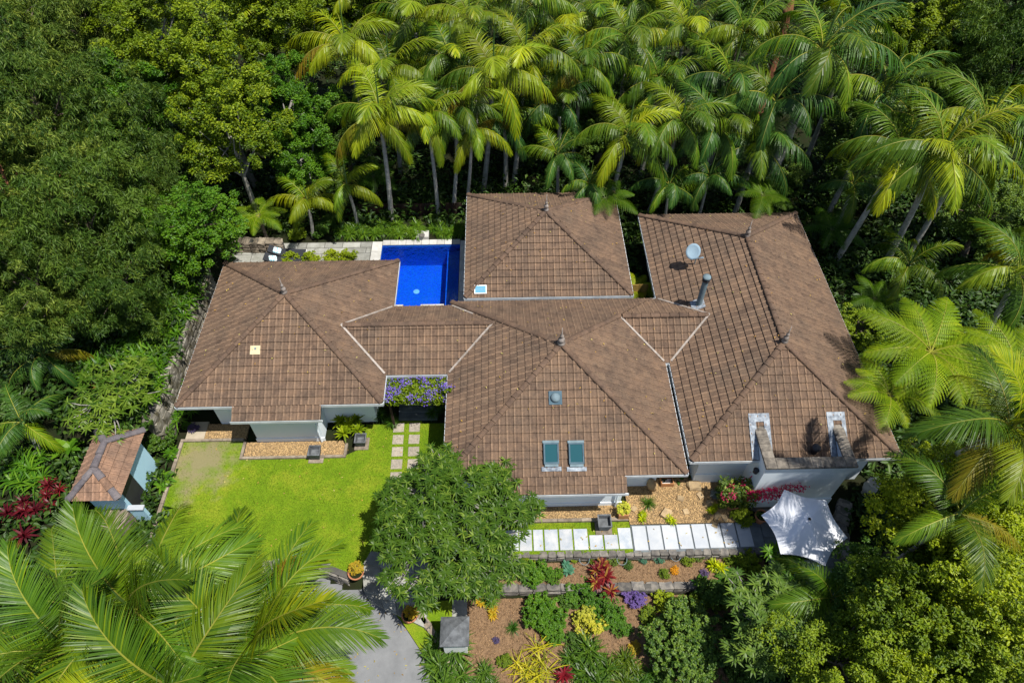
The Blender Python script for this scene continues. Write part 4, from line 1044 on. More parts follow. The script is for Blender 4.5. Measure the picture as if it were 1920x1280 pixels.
FR = {'up': [variants(frond_mesh('frond', 2.9, 54, .85, .034, R(66), R(-22), .2, 1.3, 1 + k, M['frond'], twist=.2 * (k - 1)), FM) for k in range(2)],
      'mid': [variants(frond_mesh('frond', 3.1, 58, .95, .034, R(46), R(-52), .02, 1.9, 11 + k, M['frond'], twist=.3 * (k - 1)), FM) for k in range(3)],
      'low': [variants(frond_mesh('frond', 3.0, 56, .95, .034, R(20), R(-74), -.05, 2.2, 21 + k, M['frond'], twist=.3 * (k - 1)), FM) for k in range(3)]}
NFR = {'up': [variants(frond_mesh('frond', 3.9, 92, 1.15, .034, R(72), R(10), .25, .35, 31 + k, M['frond'], 4, twist=.35 * (k * 2 - 1), rs=.035), FM) for k in range(2)],
       'mid': [variants(frond_mesh('frond', 4.2, 96, 1.3, .035, R(42), R(-32), .08, .6, 41 + k, M['frond'], 4, twist=.4 * (k - 1), gapp=.02, rs=.035), FM) for k in range(3)],
       'low': [variants(frond_mesh('frond', 4.0, 92, 1.2, .034, R(12), R(-50), -.05, .9, 51 + k, M['frond'], 4, twist=.4 * (k - 1), gapp=.04, rs=.035), FM) for k in range(3)]}
def fern_mesh(name, L_, n, lmax, e0, e1, seed, mat, pw=.05, nn=9):
    g_ = random.Random(seed); V = []; F_ = []; Rr = []; K = 12; P_ = [Vector((0, 0, 0))]; T_ = []
    for k in range(K):
        t_ = k / (K - 1); e = e0 + (e1 - e0) * t_ ** 1.1; d = Vector((math.cos(e), 0, math.sin(e))); T_.append(d); P_.append(P_[-1] + d * L_ / K)
    T_.append(T_[-1])
    for i in range(n):
        t_ = .12 + .88 * i / (n - 1); f = t_ * K; k = min(int(f), K - 1); p = P_[k].lerp(P_[k + 1], f - k); T = T_[k]
        side = Vector((0, 0, 1)).cross(T).normalized(); up = T.cross(side); L2 = lmax * math.sin(math.pi * min(1, .2 + .76 * t_)) ** .8; fa = R(10 + 30 * t_)
        for sg in (-1, 1):
            q = g_.random() * .8; d = (side * sg * math.cos(fa) + T * math.sin(fa)).normalized(); pp = p.copy(); st = L2 / nn
            for m_ in range(nn):
                d = (d + T * .035 + Vector((0, 0, -.05))).normalized(); wv = (T - d * T.dot(d)).normalized(); tt = m_ / nn
                w_ = pw * (1 - tt * .8) * 1.5
                for s2 in (-1, 1):
                    tip = pp + wv * s2 * w_ + d * st * .6 + Vector((0, 0, -.012)); b = len(V)
                    V += [pp - d * st * .05, pp + d * st * .75, tip + d * st * .2, tip - d * st * .15]; F_.append((b, b + 1, b + 2, b + 3) if s2 > 0 else (b + 3, b + 2, b + 1, b)); Rr.append(q)
                pp = pp + d * st
    nl = len(F_); mb = MB(); mb.tube(P_, [.02 * (1 - .85 * k / K) for k in range(K + 1)], 5, False)
    b = len(V); V += mb.v; F_ += [tuple(i + b for i in f_) for f_ in mb.f]; Rr += [.5] * len(mb.f)
    return mesh(name, V, F_, None, Rr, pmats=[mat, M['rachis']], pidx=[0] * nl + [1] * (len(F_) - nl))
FERN = [fern_mesh('frond', 2.4, 16, .72, R(34 - 6 * k), R(-24 - 8 * k), 61 + k, M['fern'], .056, 12) for k in range(3)]

def copyf(name, me, parent, loc, rot, sc=1.0, tint=None):
    o = bpy.data.objects.new(name, me); COL.objects.link(o); o.parent = parent; o.location = loc; o.rotation_euler = rot; o.scale = (sc, sc, sc)
    if tint: o.color = (*tint, 1)
    return o
def palm(u, v, zc, label, nf=13, sc=1.0, mats=('frond_lime',) * 3 + ('frond',) * 3, yellow=2, base=None, tr=.11, group='tall palms in the back grove', near=False, name='palm_tree', spread=0.0, seed=None, base_z=None):
    """crown centre seen at photo pixel u, v at height zc; trunk down to base"""
    g_ = random.Random(seed if seed is not None else int(u * 7 + v)); c = at(u, v, zc)
    if not near and group == 'tall palms in the back grove': sc *= 1.2
    b = Vector((*base, 0)) if base else Vector((c.x + g_.uniform(-.25, .25), c.y + g_.uniform(-.3, .1), 0)); b.z = (gz(b.x, b.y) if base_z is None else base_z) - .05
    e_ = empty(name, b, label, 'palm', group)
    pts = [b, b.lerp(c, .35) + Vector((g_.uniform(-.1, .1), 0, 0)), b.lerp(c, .7), c - (c - b).normalized() * .75 * sc]
    H_ = (c - b).length; n = max(4, int(H_ / .35)); sp = []; rr_ = []
    for k in range(n + 1):
        t_ = k / n; p = b.lerp(pts[-1], t_) + Vector((math.sin(t_ * 3) * .06, 0, 0)); sp.append(p); rr_.append(tr * (1.35 - .45 * t_) * (1.06 if k % 2 else .98))
    MB().tube(sp, rr_, 9).build('trunk', 'bark_palm', e_, smooth=True)
    MB().tube([sp[-1], sp[-1].lerp(c, .5), c], [tr * 1.15, tr * 1.2, tr * .7], 9).build('crownshaft', 'shaft', e_, smooth=True)
    S = NFR if near else FR; rel = c - b
    for i in range(nf):
        age = i / (nf - 1); az = i * 2.39996 + g_.uniform(-.25, .25)
        key = 'up' if age < .2 else ('mid' if age < .62 else 'low')
        mt = g_.choice(mats)
        if i >= nf - yellow + (group == 'tall palms in the back grove'): mt = 'frond_yellow'
        me = g_.choice(S[key])[mt]; br = g_.uniform(.6, 1.12)
        copyf('frond', me, e_, rel + Vector((0, 0, .02 - .10 * age)), (g_.uniform(-.2, .2), g_.uniform(-.12, .12) - spread * (1 - age), az), sc * g_.uniform(.88, 1.08), (br, br, br))
    # spear leaf and a fruit stalk
    MB().tube([c, c + Vector((.05, .02, 1.2 * sc)), c + Vector((.1, .05, 2.1 * sc))], [.05 * sc, .03 * sc, .008], 6).build('spear_leaf', 'shaft', e_)
    return e_
def treefern(u, v, zc, label, nf=14, sc=1.0, tint=(1, 1, 1), group='tree ferns', th=.09):
    g_ = random.Random(int(u + v)); c = at(u, v, zc); b = Vector((c.x, c.y, gz(c.x, c.y) - .05))
    e_ = empty('tree_fern', b, label, 'tree fern', group)
    MB().tube([b, b.lerp(c, .5), c], [th * 1.3, th, th * 1.1], 9).build('trunk', 'bark', e_)
    for i in range(nf):
        az = i * 2.39996 + g_.uniform(-.15, .15); br = g_.uniform(.8, 1.12)
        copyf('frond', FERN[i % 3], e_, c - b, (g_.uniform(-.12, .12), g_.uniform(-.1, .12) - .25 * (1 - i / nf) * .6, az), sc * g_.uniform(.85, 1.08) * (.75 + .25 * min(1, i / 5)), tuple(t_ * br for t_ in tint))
    return e_

# crowns
def crown_arrays(seed, nl, nleaf, rad, flat, lobe, Lr, Wr, style):
    g_ = np.random.RandomState(seed)
    q = g_.normal(0, 1, (nl, 3)); q /= np.linalg.norm(q, axis=1, keepdims=True); q[:, 2] = q[:, 2] * flat
    C = q * rad * g_.uniform(.45, .82, (nl, 1)); C[:, 2] = np.maximum(C[:, 2], -rad * .35)
    Rl = g_.uniform(.7, 1.3, nl) * lobe
    # sub-clumps on each lobe
    ns = 9; sub = g_.normal(0, 1, (nl, ns, 3)); sub /= np.linalg.norm(sub, axis=2, keepdims=True)
    SC_ = (C[:, None] + sub * (Rl[:, None, None] * g_.uniform(.6, 1.0, (nl, ns, 1)))).reshape(-1, 3); SR = np.repeat(Rl, ns) * g_.uniform(.22, .40, nl * ns)
    k = g_.randint(0, len(SC_), nleaf)
    d = g_.normal(0, 1, (nleaf, 3)); d /= np.linalg.norm(d, axis=1, keepdims=True); d[:, 2] = np.where(d[:, 2] < -.3, -d[:, 2], d[:, 2])
    P = SC_[k] + d * SR[k][:, None] * g_.uniform(.55, 1.05, (nleaf, 1))
    if style == 'droop':
        Dr = d * .5 + g_.normal(0, .35, (nleaf, 3)) + [0, 0, -.7]; Nr = g_.normal(0, 1, (nleaf, 3)) + [0, 0, .4]
    else:
        Dr = g_.normal(0, .7, (nleaf, 3)) + d * .5; Dr[:, 2] *= .45; Nr = d * .7 + g_.normal(0, .35, (nleaf, 3)) + [0, 0, .8]
    V, Fc = leafcloud(P, Dr, Nr, g_.uniform(*Lr, nleaf), g_.uniform(*Wr, nleaf))
    rv = np.clip(g_.rand(nleaf) * .55 + g_.rand(len(SC_))[k] * .45, 0, .99)
    return V, Fc, np.repeat(rv, 2), C
CR = {}
for nm, args in {'euc': (101, 34, 34000, 3.4, .75, 1.0, (.14, .28), (.025, .05), 'droop'), 'euc2': (102, 30, 31000, 3.2, .8, 1.0, (.14, .28), (.025, .05), 'droop'),
                 'broad': (103, 34, 31000, 3.3, .75, .95, (.09, .2), (.05, .085), 'flat'), 'broad2': (104, 28, 27000, 3.0, .85, .95, (.09, .2), (.05, .085), 'flat'),
                 'round': (105, 40, 26000, 2.6, .9, .75, (.08, .16), (.045, .08), 'flat'),
                 'dome': (108, 130, 24000, 1.0, .7, .17, (.035, .075), (.025, .045), 'flat'), 'bush': (106, 44, 9000, 1.0, .8, .26, (.06, .12), (.035, .06), 'flat'), 'bush2': (107, 46, 8500, 1.0, .75, .27, (.08, .15), (.045, .075), 'flat')}.items():
    V, Fc, rv, C = crown_arrays(*args); CR[nm] = (V, Fc, rv, C, {})
def crown_me(nm, mat):
    V, Fc, rv, C, cache = CR[nm]
    if mat not in cache:
        if cache:
            me = next(iter(cache.values())).copy(); me.materials[0] = M[mat]
        else: me = mesh('crown', V, Fc, M[mat], rv)
        cache[mat] = me
    return cache[mat]
def tree(u, v, zc, nm, mat, sc, label, group='broadleaf trees around the house', bark='bark', name='tree', tint=None, cat='tree', sz=1.0, base=None, tr=.16):
    g_ = random.Random(int(u * 3 + v)); c = at(u, v, zc); b = Vector((*(base or (c.x, c.y)), 0)); b.z = gz(b.x, b.y) - .05
    e_ = empty(name, b, label, cat, group); C = CR[nm][3]; rz = g_.uniform(0, 6.28)
    mb = MB(); mid = b.lerp(c, .55) + Vector((g_.uniform(-.3, .3), g_.uniform(-.2, .2), 0)); top = c + Vector((0, 0, -.2 * sc))
    mb.tube([b, b.lerp(mid, .5), mid, top], [tr * 1.3 * sc ** .5, tr * sc ** .5, tr * .8, tr * .4], 8)
    Rm = Matrix.Rotation(rz, 3, 'Z')
    for k in range(0, len(C), 2):
        q = c + Rm @ Vector(C[k] * sc * np.array([1, 1, sz])); s0 = mid.lerp(top, g_.random())
        mb.tube([s0, s0.lerp(q, .5) + Vector((g_.uniform(-.2, .2), g_.uniform(-.2, .2), .15)), q], [tr * .4, tr * .25, tr * .08], 5)
    mb.build('trunk', bark, e_)
    o = copyf('crown', crown_me(nm, mat), e_, c - b, (0, 0, rz), sc, tint); o.scale = (sc, sc, sc * sz); return e_
def bush(u, v, z, nm, mat, r_, label, h=.8, group=None, tint=None, name='shrub', cat='shrub', up=.45):
    b = at(u, v, z); b.z = z; e_ = empty(name, b, label, cat, group); rz = rnd.uniform(0, 6.28)
    mb = MB()
    for k in range(5):
        a = k * 1.3; mb.tube([b, b + Vector((math.cos(a) * r_ * .4, math.sin(a) * r_ * .4, r_ * up * 1.2))], [.03, .01], 5)
    mb.build('stem', 'bark', e_)
    o = copyf('crown', crown_me(nm, mat), e_, (0, 0, r_ * up), (0, 0, rz), r_, tint); o.scale = (r_, r_, r_ * h); return e_
# rosettes of strap leaves
def rosette_mesh(name, n, L_, W_, e_lo, e_hi, droop, seed, mat, segs=3, heads=1, spread=0.0, twof=None):
    g_ = random.Random(seed); V = []; F_ = []; Rr = []
    prof = {3: [.35, .5, .42, .05], 2: [.4, .5, .08], 4: [.3, .5, .5, .35, .04]}[segs]
    for h in range(heads):
        a0 = g_.uniform(0, 6.28); rr = spread * math.sqrt(g_.random()) if heads > 1 else 0; c = Vector((math.cos(a0) * rr, math.sin(a0) * rr, g_.uniform(0, .12) * (heads > 1)))
        sc = g_.uniform(.75, 1.1) if heads > 1 else 1
        for i in range(n):
            az = i * 2.39996 + g_.uniform(-.2, .2); e = e_hi + (e_lo - e_hi) * (i / n) + g_.uniform(-.1, .1)
            d = Vector((math.cos(az) * math.cos(e), math.sin(az) * math.cos(e), math.sin(e))); wv = d.cross(Vector((0, 0, 1))).normalized()
            ribbon_leaf(V, F_, Rr, c + Vector((0, 0, .02 * i / n)), d, wv, L_ * sc * g_.uniform(.75, 1.1), W_ * sc, segs, droop / L_ * g_.uniform(.6, 1.3), g_.random(), prof)
    return mesh(name, V, F_, mat, Rr)
RO = {}
def ros(key, *a, **k): RO[key] = rosette_mesh('foliage', *a, **k)
ros('agave', 26, .42, .085, R(10), R(75), .5, 201, M['leaf_lime'], heads=1)
ros('brom_red', 26, .42, .075, R(12), R(70), .9, 202, M['leaf_red'])
ros('brom_redtip', 30, .42, .07, R(8), R(65), .9, 203, M['leaf_redtip'], heads=7, spread=.55)
ros('cordyline', 18, .5, .07, R(5), R(75), 1.1, 204, M['leaf_red'], heads=6, spread=.8)
ros('tuft', 90, .5, .022, R(10), R(85), 1.6, 205, M['leaf_mid'])
ros('crinum', 30, .8, .045, R(10), R(75), 1.7, 206, M['leaf_mid'], heads=12, spread=.75)
ros('ginger', 16, .75, .075, R(15), R(65), 1.2, 207, M['leaf_green'], heads=13, spread=.85)
ros('yellow_strap', 13, 1.15, .036, R(5), R(70), 2.2, 208, M['leaf_yellow'], segs=4, heads=6, spread=.6)
ros('gold', 16, .30, .06, R(0), R(70), 1.0, 209, M['leaf_gold'], heads=5, spread=.35)
ros('lime_small', 20, .26, .05, R(0), R(75), 1.0, 210, M['leaf_lime'], heads=4, spread=.15)
ros('bluekale', 14, .25, .10, R(0), R(60), .8, 211, M['leaf_blue'], heads=4, spread=.2)
ros('cane', 11, .42, .075, R(-15), R(50), .9, 212, M['leaf_mid'], heads=1)
ros('philo', 12, .6, .17, R(10), R(60), 1.3, 213, M['leaf_green'], heads=3, spread=.4)
ros('birdnest', 20, .8, .12, R(15), R(65), 1.1, 214, M['leaf_lime'])
def plant(u, v, z, key, sc, label, group=None, name='plant', cat='plant', tint=None, loc=None):
    b = Vector(loc) if loc is not None else at(u, v, z)
    o = link(name, RO[key], None, b, (0, 0, rnd.uniform(0, 6.28)), sc, label=label, cat=cat, group=group)
    if tint: o.color = (*tint, 1)
    return o
# whorled-leaf small tree (frangipani habit)
def whorl_tree(c, rad, flat, nros, label, seed, mat='leaf_mid', base=None, L_=.30, nleaf=10, name='frangipani_tree', group=None, bark='bark_pale'):
    g_ = random.Random(seed); b = Vector((*(base or (c.x, c.y)), 0)); b.z = gz(b.x, b.y)
    e_ = empty(name, b, label, 'tree', group); V = []; F_ = []; Rr = []; tips = []
    prof = [.25, .5, .06]
    ncl = max(8, nros // 11); clus = []
    for i in range(ncl):
        a = i * 2.39996 + g_.uniform(-.3, .3); ph = (i + .5) / ncl; rr = rad * math.sqrt(ph) * g_.uniform(.82, 1.1)
        clus.append((a, Vector((math.cos(a) * rr, math.sin(a) * rr, (1 - ph) ** .6 * rad * flat * g_.uniform(.4, 1.1)))))
    for i in range(nros):
        a, cc = clus[g_.randrange(ncl)]; cs = rad * .5 / math.sqrt(ncl) * 1.9
        tip = c + cc + Vector((g_.gauss(0, cs * .62), g_.gauss(0, cs * .62), g_.uniform(-.28, .12))); tips.append(tip); ax_t = g_.uniform(0, .5); q0 = g_.random() * .5
        for k in range(nleaf):
            az = k * 2.39996; el = g_.uniform(-.15, .75); d = Vector((math.cos(az) * math.cos(el), math.sin(az) * math.cos(el), math.sin(el)))
            d = (d + Vector((math.cos(a), math.sin(a), 0)) * ax_t * .6).normalized(); wv = d.cross(Vector((0, 0, 1))).normalized()
            ribbon_leaf(V, F_, Rr, tip - b, d, wv, L_ * g_.uniform(.7, 1.15), L_ * .19, 2, 2.0, q0 + g_.random() * .5, prof)
    mb = MB(); mb.tube([b, b.lerp(c, .4) + Vector((.1, 0, 0)), c - Vector((0, 0, .5))], [.16, .13, .09], 8)
    st = c - Vector((0, 0, .7)); mids = []
    for k in range(9):
        a = k * .7 + .2; m_ = c + Vector((math.cos(a), math.sin(a), 0)) * rad * .45 + Vector((0, 0, .05)); mids.append(m_); mb.tube([st, st.lerp(m_, .5) + Vector((0, 0, .1)), m_], [.07, .055, .04], 6)
    for t_ in tips[::2]:
        m_ = min(mids, key=lambda q: (q - t_).length); mb.tube([m_, m_.lerp(t_, .55) - Vector((0, 0, .1)), t_], [.03, .022, .012], 4, False)
    mb.build('trunk', bark, e_)
    link('crown', mesh('crown', V, F_, M[mat], Rr), e_); return e_

# ------------------------------------------------------------------ vegetation placement
whorl_tree(at(854, 978, 2.6), 3.05, .42, 1500, 'broad spreading frangipani tree with whorled leaves between lawn and front bay', 3, 'leaf_frangi', base=(-2.0, 11.3), L_=.29)
whorl_tree(at(1460, 1175, 1.9), 1.9, .6, 430, 'frangipani tree with dark whorled leaves left of the bottom right thicket', 8, 'leaf_dark', L_=.34, group=None)
whorl_tree(at(1480, 1085, 1.6), 1.0, .5, 75, 'open frangipani branches reaching in front of the parasol', 9, 'leaf_green', L_=.34)
whorl_tree(at(210, 745, 2.9), 1.7, .35, 150, 'sprawling frangipani with light green leaves above the gatehouse roof', 12, 'leaf_frangi', L_=.36, name='frangipani_tree')

# tall palms behind the house: pixel of crown, height, label
for u, v, zc, lab in ((730, 130, 6.8, 'palm filling the grove right of the upper left palm'), (845, 110, 7.0, 'palm between the top edge crowns above the slender palms'), (1050, 190, 5.4, 'shaded palm right of the large broad palm'),
                     (1115, 30, 7.8, 'palm at the top edge above the yellow tipped palm'), (1235, 150, 6.4, 'palm in the second row above the compact palm'), (1340, 235, 5.6, 'shaded palm right of the broad lime fronds'),
                     (1210, 5, 8.4, 'palm cut by the top edge right of centre'), (690, -5, 8.0, 'palm cut by the top edge left of centre'), (945, 215, 5.0, 'shaded low palm between the two straight trunks'),
                     (1420, 270, 5.0, 'shaded low palm left of the grey leaning trunk'), (1600, 60, 8.0, 'palm at the top edge right of the tallest palm'), (1060, 60, 7.0, 'palm second from the top edge above the pavilion')):
    palm(u, v, zc, lab, 13, .95, ('frond', 'frond_lime', 'frond') if 'shaded' not in lab else ('frond_dark', 'frond'), 1)  # palms labelled shaded take dark fronds: shade put into the leaf colour
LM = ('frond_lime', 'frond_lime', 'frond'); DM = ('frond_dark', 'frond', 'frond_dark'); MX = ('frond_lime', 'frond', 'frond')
palm(712, 215, 6.6, 'lime palm with pale trunk rising just left above the pool fence', 14, 1.0, LM, 3, base=(-6.3, 31.1))
palm(648, 82, 7.6, 'palm at the upper left end of the grove against yellow green trees', 13, 1.0, LM, 2)
palm(800, 215, 6.2, 'slender palm rising beside the first pale trunk left of the pavilion', 11, .85, LM, 1, base=(-3.6, 31.4), tr=.09)
palm(858, 205, 6.4, 'slender palm directly above the pool top right corner', 11, .85, MX, 1, base=(-2.75, 31.7), tr=.09)
palm(885, 240, 5.8, 'short palm with drooping lime fronds above the pavilion left corner', 9, .8, LM, 2, base=(-2.0, 31.9), tr=.08)
palm(925, 140, 7.6, 'large palm with broad arching crown above the pavilion left half', 14, 1.05, LM, 3, base=(-1.0, 33.6), tr=.12)
palm(985, 105, 8.0, 'palm whose straight pale trunk meets the pavilion roof edge', 13, 1.0, LM, 3, base=(.85, 34.2), tr=.12)
palm(880, 35, 8.2, 'palm near the top edge above the pavilion left corner', 13, 1.0, LM, 1)
palm(775, 30, 8.0, 'palm at the top edge between two lime crowns left of centre', 12, 1.0, MX, 1)
palm(1090, 120, 7.2, 'palm with yellow tipped fronds left of the dark middle gap', 13, .95, MX, 3)
palm(1000, 10, 8.4, 'palm cut by the top edge right above the pavilion finial', 12, 1.0, MX, 1)
palm(1178, 250, 5.9, 'compact palm with yellow lower fronds over the pavilion right corner', 12, .95, LM, 2, base=(6.0, 31.0))
palm(1278, 225, 6.2, 'palm with broad lime fronds above the right roof left corner', 13, .95, LM, 2, base=(8.7, 31.5))
palm(1285, 55, 7.8, 'palm with upright fronds at the top edge right of centre', 13, 1.0, MX, 1)
palm(1175, 70, 7.8, 'palm behind the yellow tipped fronds near the top middle', 12, 1.0, MX, 2)
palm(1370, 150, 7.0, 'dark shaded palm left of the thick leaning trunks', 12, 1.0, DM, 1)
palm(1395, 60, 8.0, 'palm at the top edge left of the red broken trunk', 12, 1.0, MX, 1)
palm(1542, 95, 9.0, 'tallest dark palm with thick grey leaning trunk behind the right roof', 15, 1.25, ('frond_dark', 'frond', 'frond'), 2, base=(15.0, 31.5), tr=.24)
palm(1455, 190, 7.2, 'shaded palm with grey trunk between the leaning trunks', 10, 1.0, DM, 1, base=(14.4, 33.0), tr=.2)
palm(1765, 285, 8.0, 'large feathery palm with three leaning trunks at the right side', 15, 1.2, MX, 2, base=(21.0, 27.0), tr=.13)
palm(1690, 285, 7.4, 'feathery palm with trunk leaning over the right roof corner', 12, 1.05, MX, 1, base=(18.4, 27.3), tr=.12)
palm(1845, 235, 8.2, 'feathery palm behind the large right hand palm', 13, 1.15, MX, 1)
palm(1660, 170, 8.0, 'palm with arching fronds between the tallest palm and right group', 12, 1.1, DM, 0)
palm(1105, 345, 3.6, 'small dark palm overhanging the pavilion back roof edge', 9, .7, DM, 0, group='small understorey palms', tr=.07)
palm(1255, 345, 3.6, 'small palm with green fronds behind the gap between roofs', 9, .75, ('frond', 'frond_dark'), 0, group='small understorey palms', tr=.07)
palm(1330, 330, 3.9, 'small palm leaning over the middle of the right roof back edge', 10, .75, ('frond', 'frond_dark'), 0, group='small understorey palms', tr=.07)
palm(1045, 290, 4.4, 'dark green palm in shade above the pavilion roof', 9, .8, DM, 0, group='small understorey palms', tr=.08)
palm(575, 375, 2.6, 'small palm with bright fronds behind the patio stone wall', 10, .75, LM, 1, group='small understorey palms', tr=.08)
palm(650, 345, 3.0, 'small shaded palm between patio palm and first pale trunk', 8, .8, MX, 0, group='small understorey palms', tr=.08)
palm(1705, 495, 2.6, 'small palm with glossy fronds to the right of the roof slope', 9, .85, ('frond', 'frond'), 0, group='small understorey palms', tr=.08)
palm(1910, 510, 5.5, 'palm cut by the right edge above the tree ferns', 12, 1.1, MX, 1, base=(22.5, 20.0), group=None)
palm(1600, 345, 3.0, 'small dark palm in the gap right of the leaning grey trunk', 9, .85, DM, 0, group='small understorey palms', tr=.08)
palm(80, 665, 3.2, 'shaded palm near the left edge beside the ginger bank', 9, .75, ('frond_dark', 'frond_dark'), 1, group=None)  # dark fronds only, standing in for the shade on this palm
palm(475, 30, 7.6, 'lone palm among yellow green trees near the top left', 12, .95, LM, 0, group=None)
palm(40, 790, 2.6, 'small palm at the left edge above the crimson cordylines', 7, .7, DM, 0, group=None)  # mostly dark fronds here too, its shade painted into the colour
# near palms
NG = 'large palms close to the camera'
palm(1895, 800, 9.3, 'big palm close by at right with yellow green arching fronds', 14, .82, ('frond', 'frond_lime', 'frond'), 2, near=True, group=NG, spread=.1, base=(16.4, 13.6), seed=5)
palm(250, 1145, 6.2, 'big palm at lower left with fronds reaching over the gatehouse', 15, 1.02, ('frond', 'frond', 'frond'), 2, near=True, group=NG, spread=.15, seed=2, base=(-11.0, 6.9))
palm(130, 1215, 6.0, 'big palm at the bottom left corner of the picture', 13, .95, ('frond', 'frond', 'frond'), 1, near=True, group=NG, spread=.1, seed=3, base=(-12.4, 5.8))
palm(475, 1225, 5.4, 'big palm overhanging the grey driveway at the bottom', 14, 1.05, ('frond', 'frond', 'frond', 'frond_lime'), 3, near=True, group=NG, spread=.1, seed=4, base=(-8.9, 6.2), base_z=ZL)
palm(500, 1160, 3.8, 'shorter palm beside the curved lawn wall', 12, .9, ('frond', 'frond', 'frond_lime'), 2, near=True, group=NG, spread=.1, seed=6, base_z=ZL)
palm(330, 1290, 6.6, 'big palm mostly below the bottom edge at lower left', 13, .95, ('frond', 'frond_lime'), 2, near=True, group=NG, spread=.15, seed=7, base_z=ZL)
palm(1560, 1120, 2.6, 'small palm with upright fronds right below the parasol', 9, .55, ('frond',), 0, near=True, group=None, seed=8, tr=.07)
palm(1800, 960, 8.0, 'thin palm with sparse yellow green fronds among lime foliage', 6, .6, ('frond', 'frond'), 1, near=True, group=None, seed=9, tr=.07, base=(14.9, 10.2))
# tree ferns
treefern(1745, 660, 4.6, 'large bright tree fern with flat spreading fronds right of the roof', 22, 1.3)
treefern(1905, 680, 4.0, 'bright tree fern cut by the right edge', 16, 1.1)
treefern(1668, 740, 3.8, 'lower tree fern touching the right roof eave', 10, .85)
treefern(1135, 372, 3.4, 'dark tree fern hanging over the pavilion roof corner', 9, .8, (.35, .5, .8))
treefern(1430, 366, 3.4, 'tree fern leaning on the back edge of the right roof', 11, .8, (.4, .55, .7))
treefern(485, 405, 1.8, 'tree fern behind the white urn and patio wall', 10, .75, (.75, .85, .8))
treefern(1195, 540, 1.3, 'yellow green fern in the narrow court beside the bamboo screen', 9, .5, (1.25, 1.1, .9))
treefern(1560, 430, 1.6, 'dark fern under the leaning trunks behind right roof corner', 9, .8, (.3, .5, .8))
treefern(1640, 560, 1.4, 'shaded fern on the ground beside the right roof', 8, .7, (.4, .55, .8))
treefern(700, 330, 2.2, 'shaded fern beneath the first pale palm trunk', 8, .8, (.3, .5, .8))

# broadleaf trees
EU = 'dark gum trees on the left'
for u, v, zc, nm, mat, sc, lab in (
    (20, 40, 8.5, 'euc', 'leaf_olive', 1.3, 'gum tree in the top left corner of the picture'),
    (150, 40, 8.0, 'euc2', 'leaf_olive', 1.2, 'gum tree on the top edge left of the yellow green crowns'),
    (60, 200, 8.0, 'euc2', 'leaf_olive', 1.3, 'gum tree with pale bare branches at the upper left'),
    (190, 240, 6.5, 'euc', 'leaf_dark', 1.1, 'shaded gum tree behind the bright green crown'),
    (20, 360, 7.5, 'euc', 'leaf_olive', 1.25, 'gum tree with red limb at the left edge'),
    (150, 400, 7.0, 'euc2', 'leaf_dark', 1.2, 'dark gum tree left of the round green tree'),
    (60, 520, 6.0, 'euc2', 'leaf_olive', 1.05, 'gum tree with olive foliage above the left palm'),
    (200, 530, 4.8, 'euc', 'leaf_dark', .9, 'low dark gum tree above the ginger bank'),
    (280, 330, 5.0, 'euc2', 'leaf_olive', .9, 'gum tree between bright crown and round green tree')):
    tree(u, v, zc, nm, mat, sc, lab, EU, 'bark_red' if 'red limb' in lab else 'bark')
YG = 'yellow green rainforest trees at top left'
for u, v, zc, nm, mat, sc, lab in (
    (290, 60, 8.0, 'broad', 'leaf_yg', 1.2, 'yellow green tree at the top left beside the gum trees'),
    (400, 130, 7.5, 'broad2', 'leaf_yg', 1.2, 'yellow green tree left of the lone palm'),
    (560, 60, 7.0, 'broad', 'leaf_yg', 1.1, 'yellow green tree right of the lone palm'),
    (430, 250, 6.0, 'broad2', 'leaf_yg', 1.0, 'yellow green tree with thin pale trunk above the urn'),
    (540, 200, 5.5, 'broad', 'leaf_green', .95, 'fresh green tree left of the first grove palm'),
    (575, 285, 3.8, 'round', 'leaf_green', .9, 'low round green tree behind the patio palm'),
    (250, 190, 6.5, 'broad', 'leaf_green', .95, 'fresh green tree between gum trees and yellow green trees'),
    (480, -30, 9.0, 'broad2', 'leaf_yg', 1.2, 'yellow green tree crossing the top edge behind the lone palm'),
    (700, -40, 9.0, 'broad', 'leaf_yg', 1.2, 'yellow green tree crossing the top edge left of the grove')):
    tree(u, v, zc, nm, mat, sc, lab, YG, 'bark_pale')
tree(355, 425, 4.6, 'round', 'leaf_green', 1.05, 'dense bright green round tree above the left roof corner', None, base=(-16.3, 28.3))
tree(320, 380, 3.6, 'broad2', 'leaf_green', .7, 'bright green lower crown left of the dense round tree', None)
BK = 'dark forest trees behind the palms'
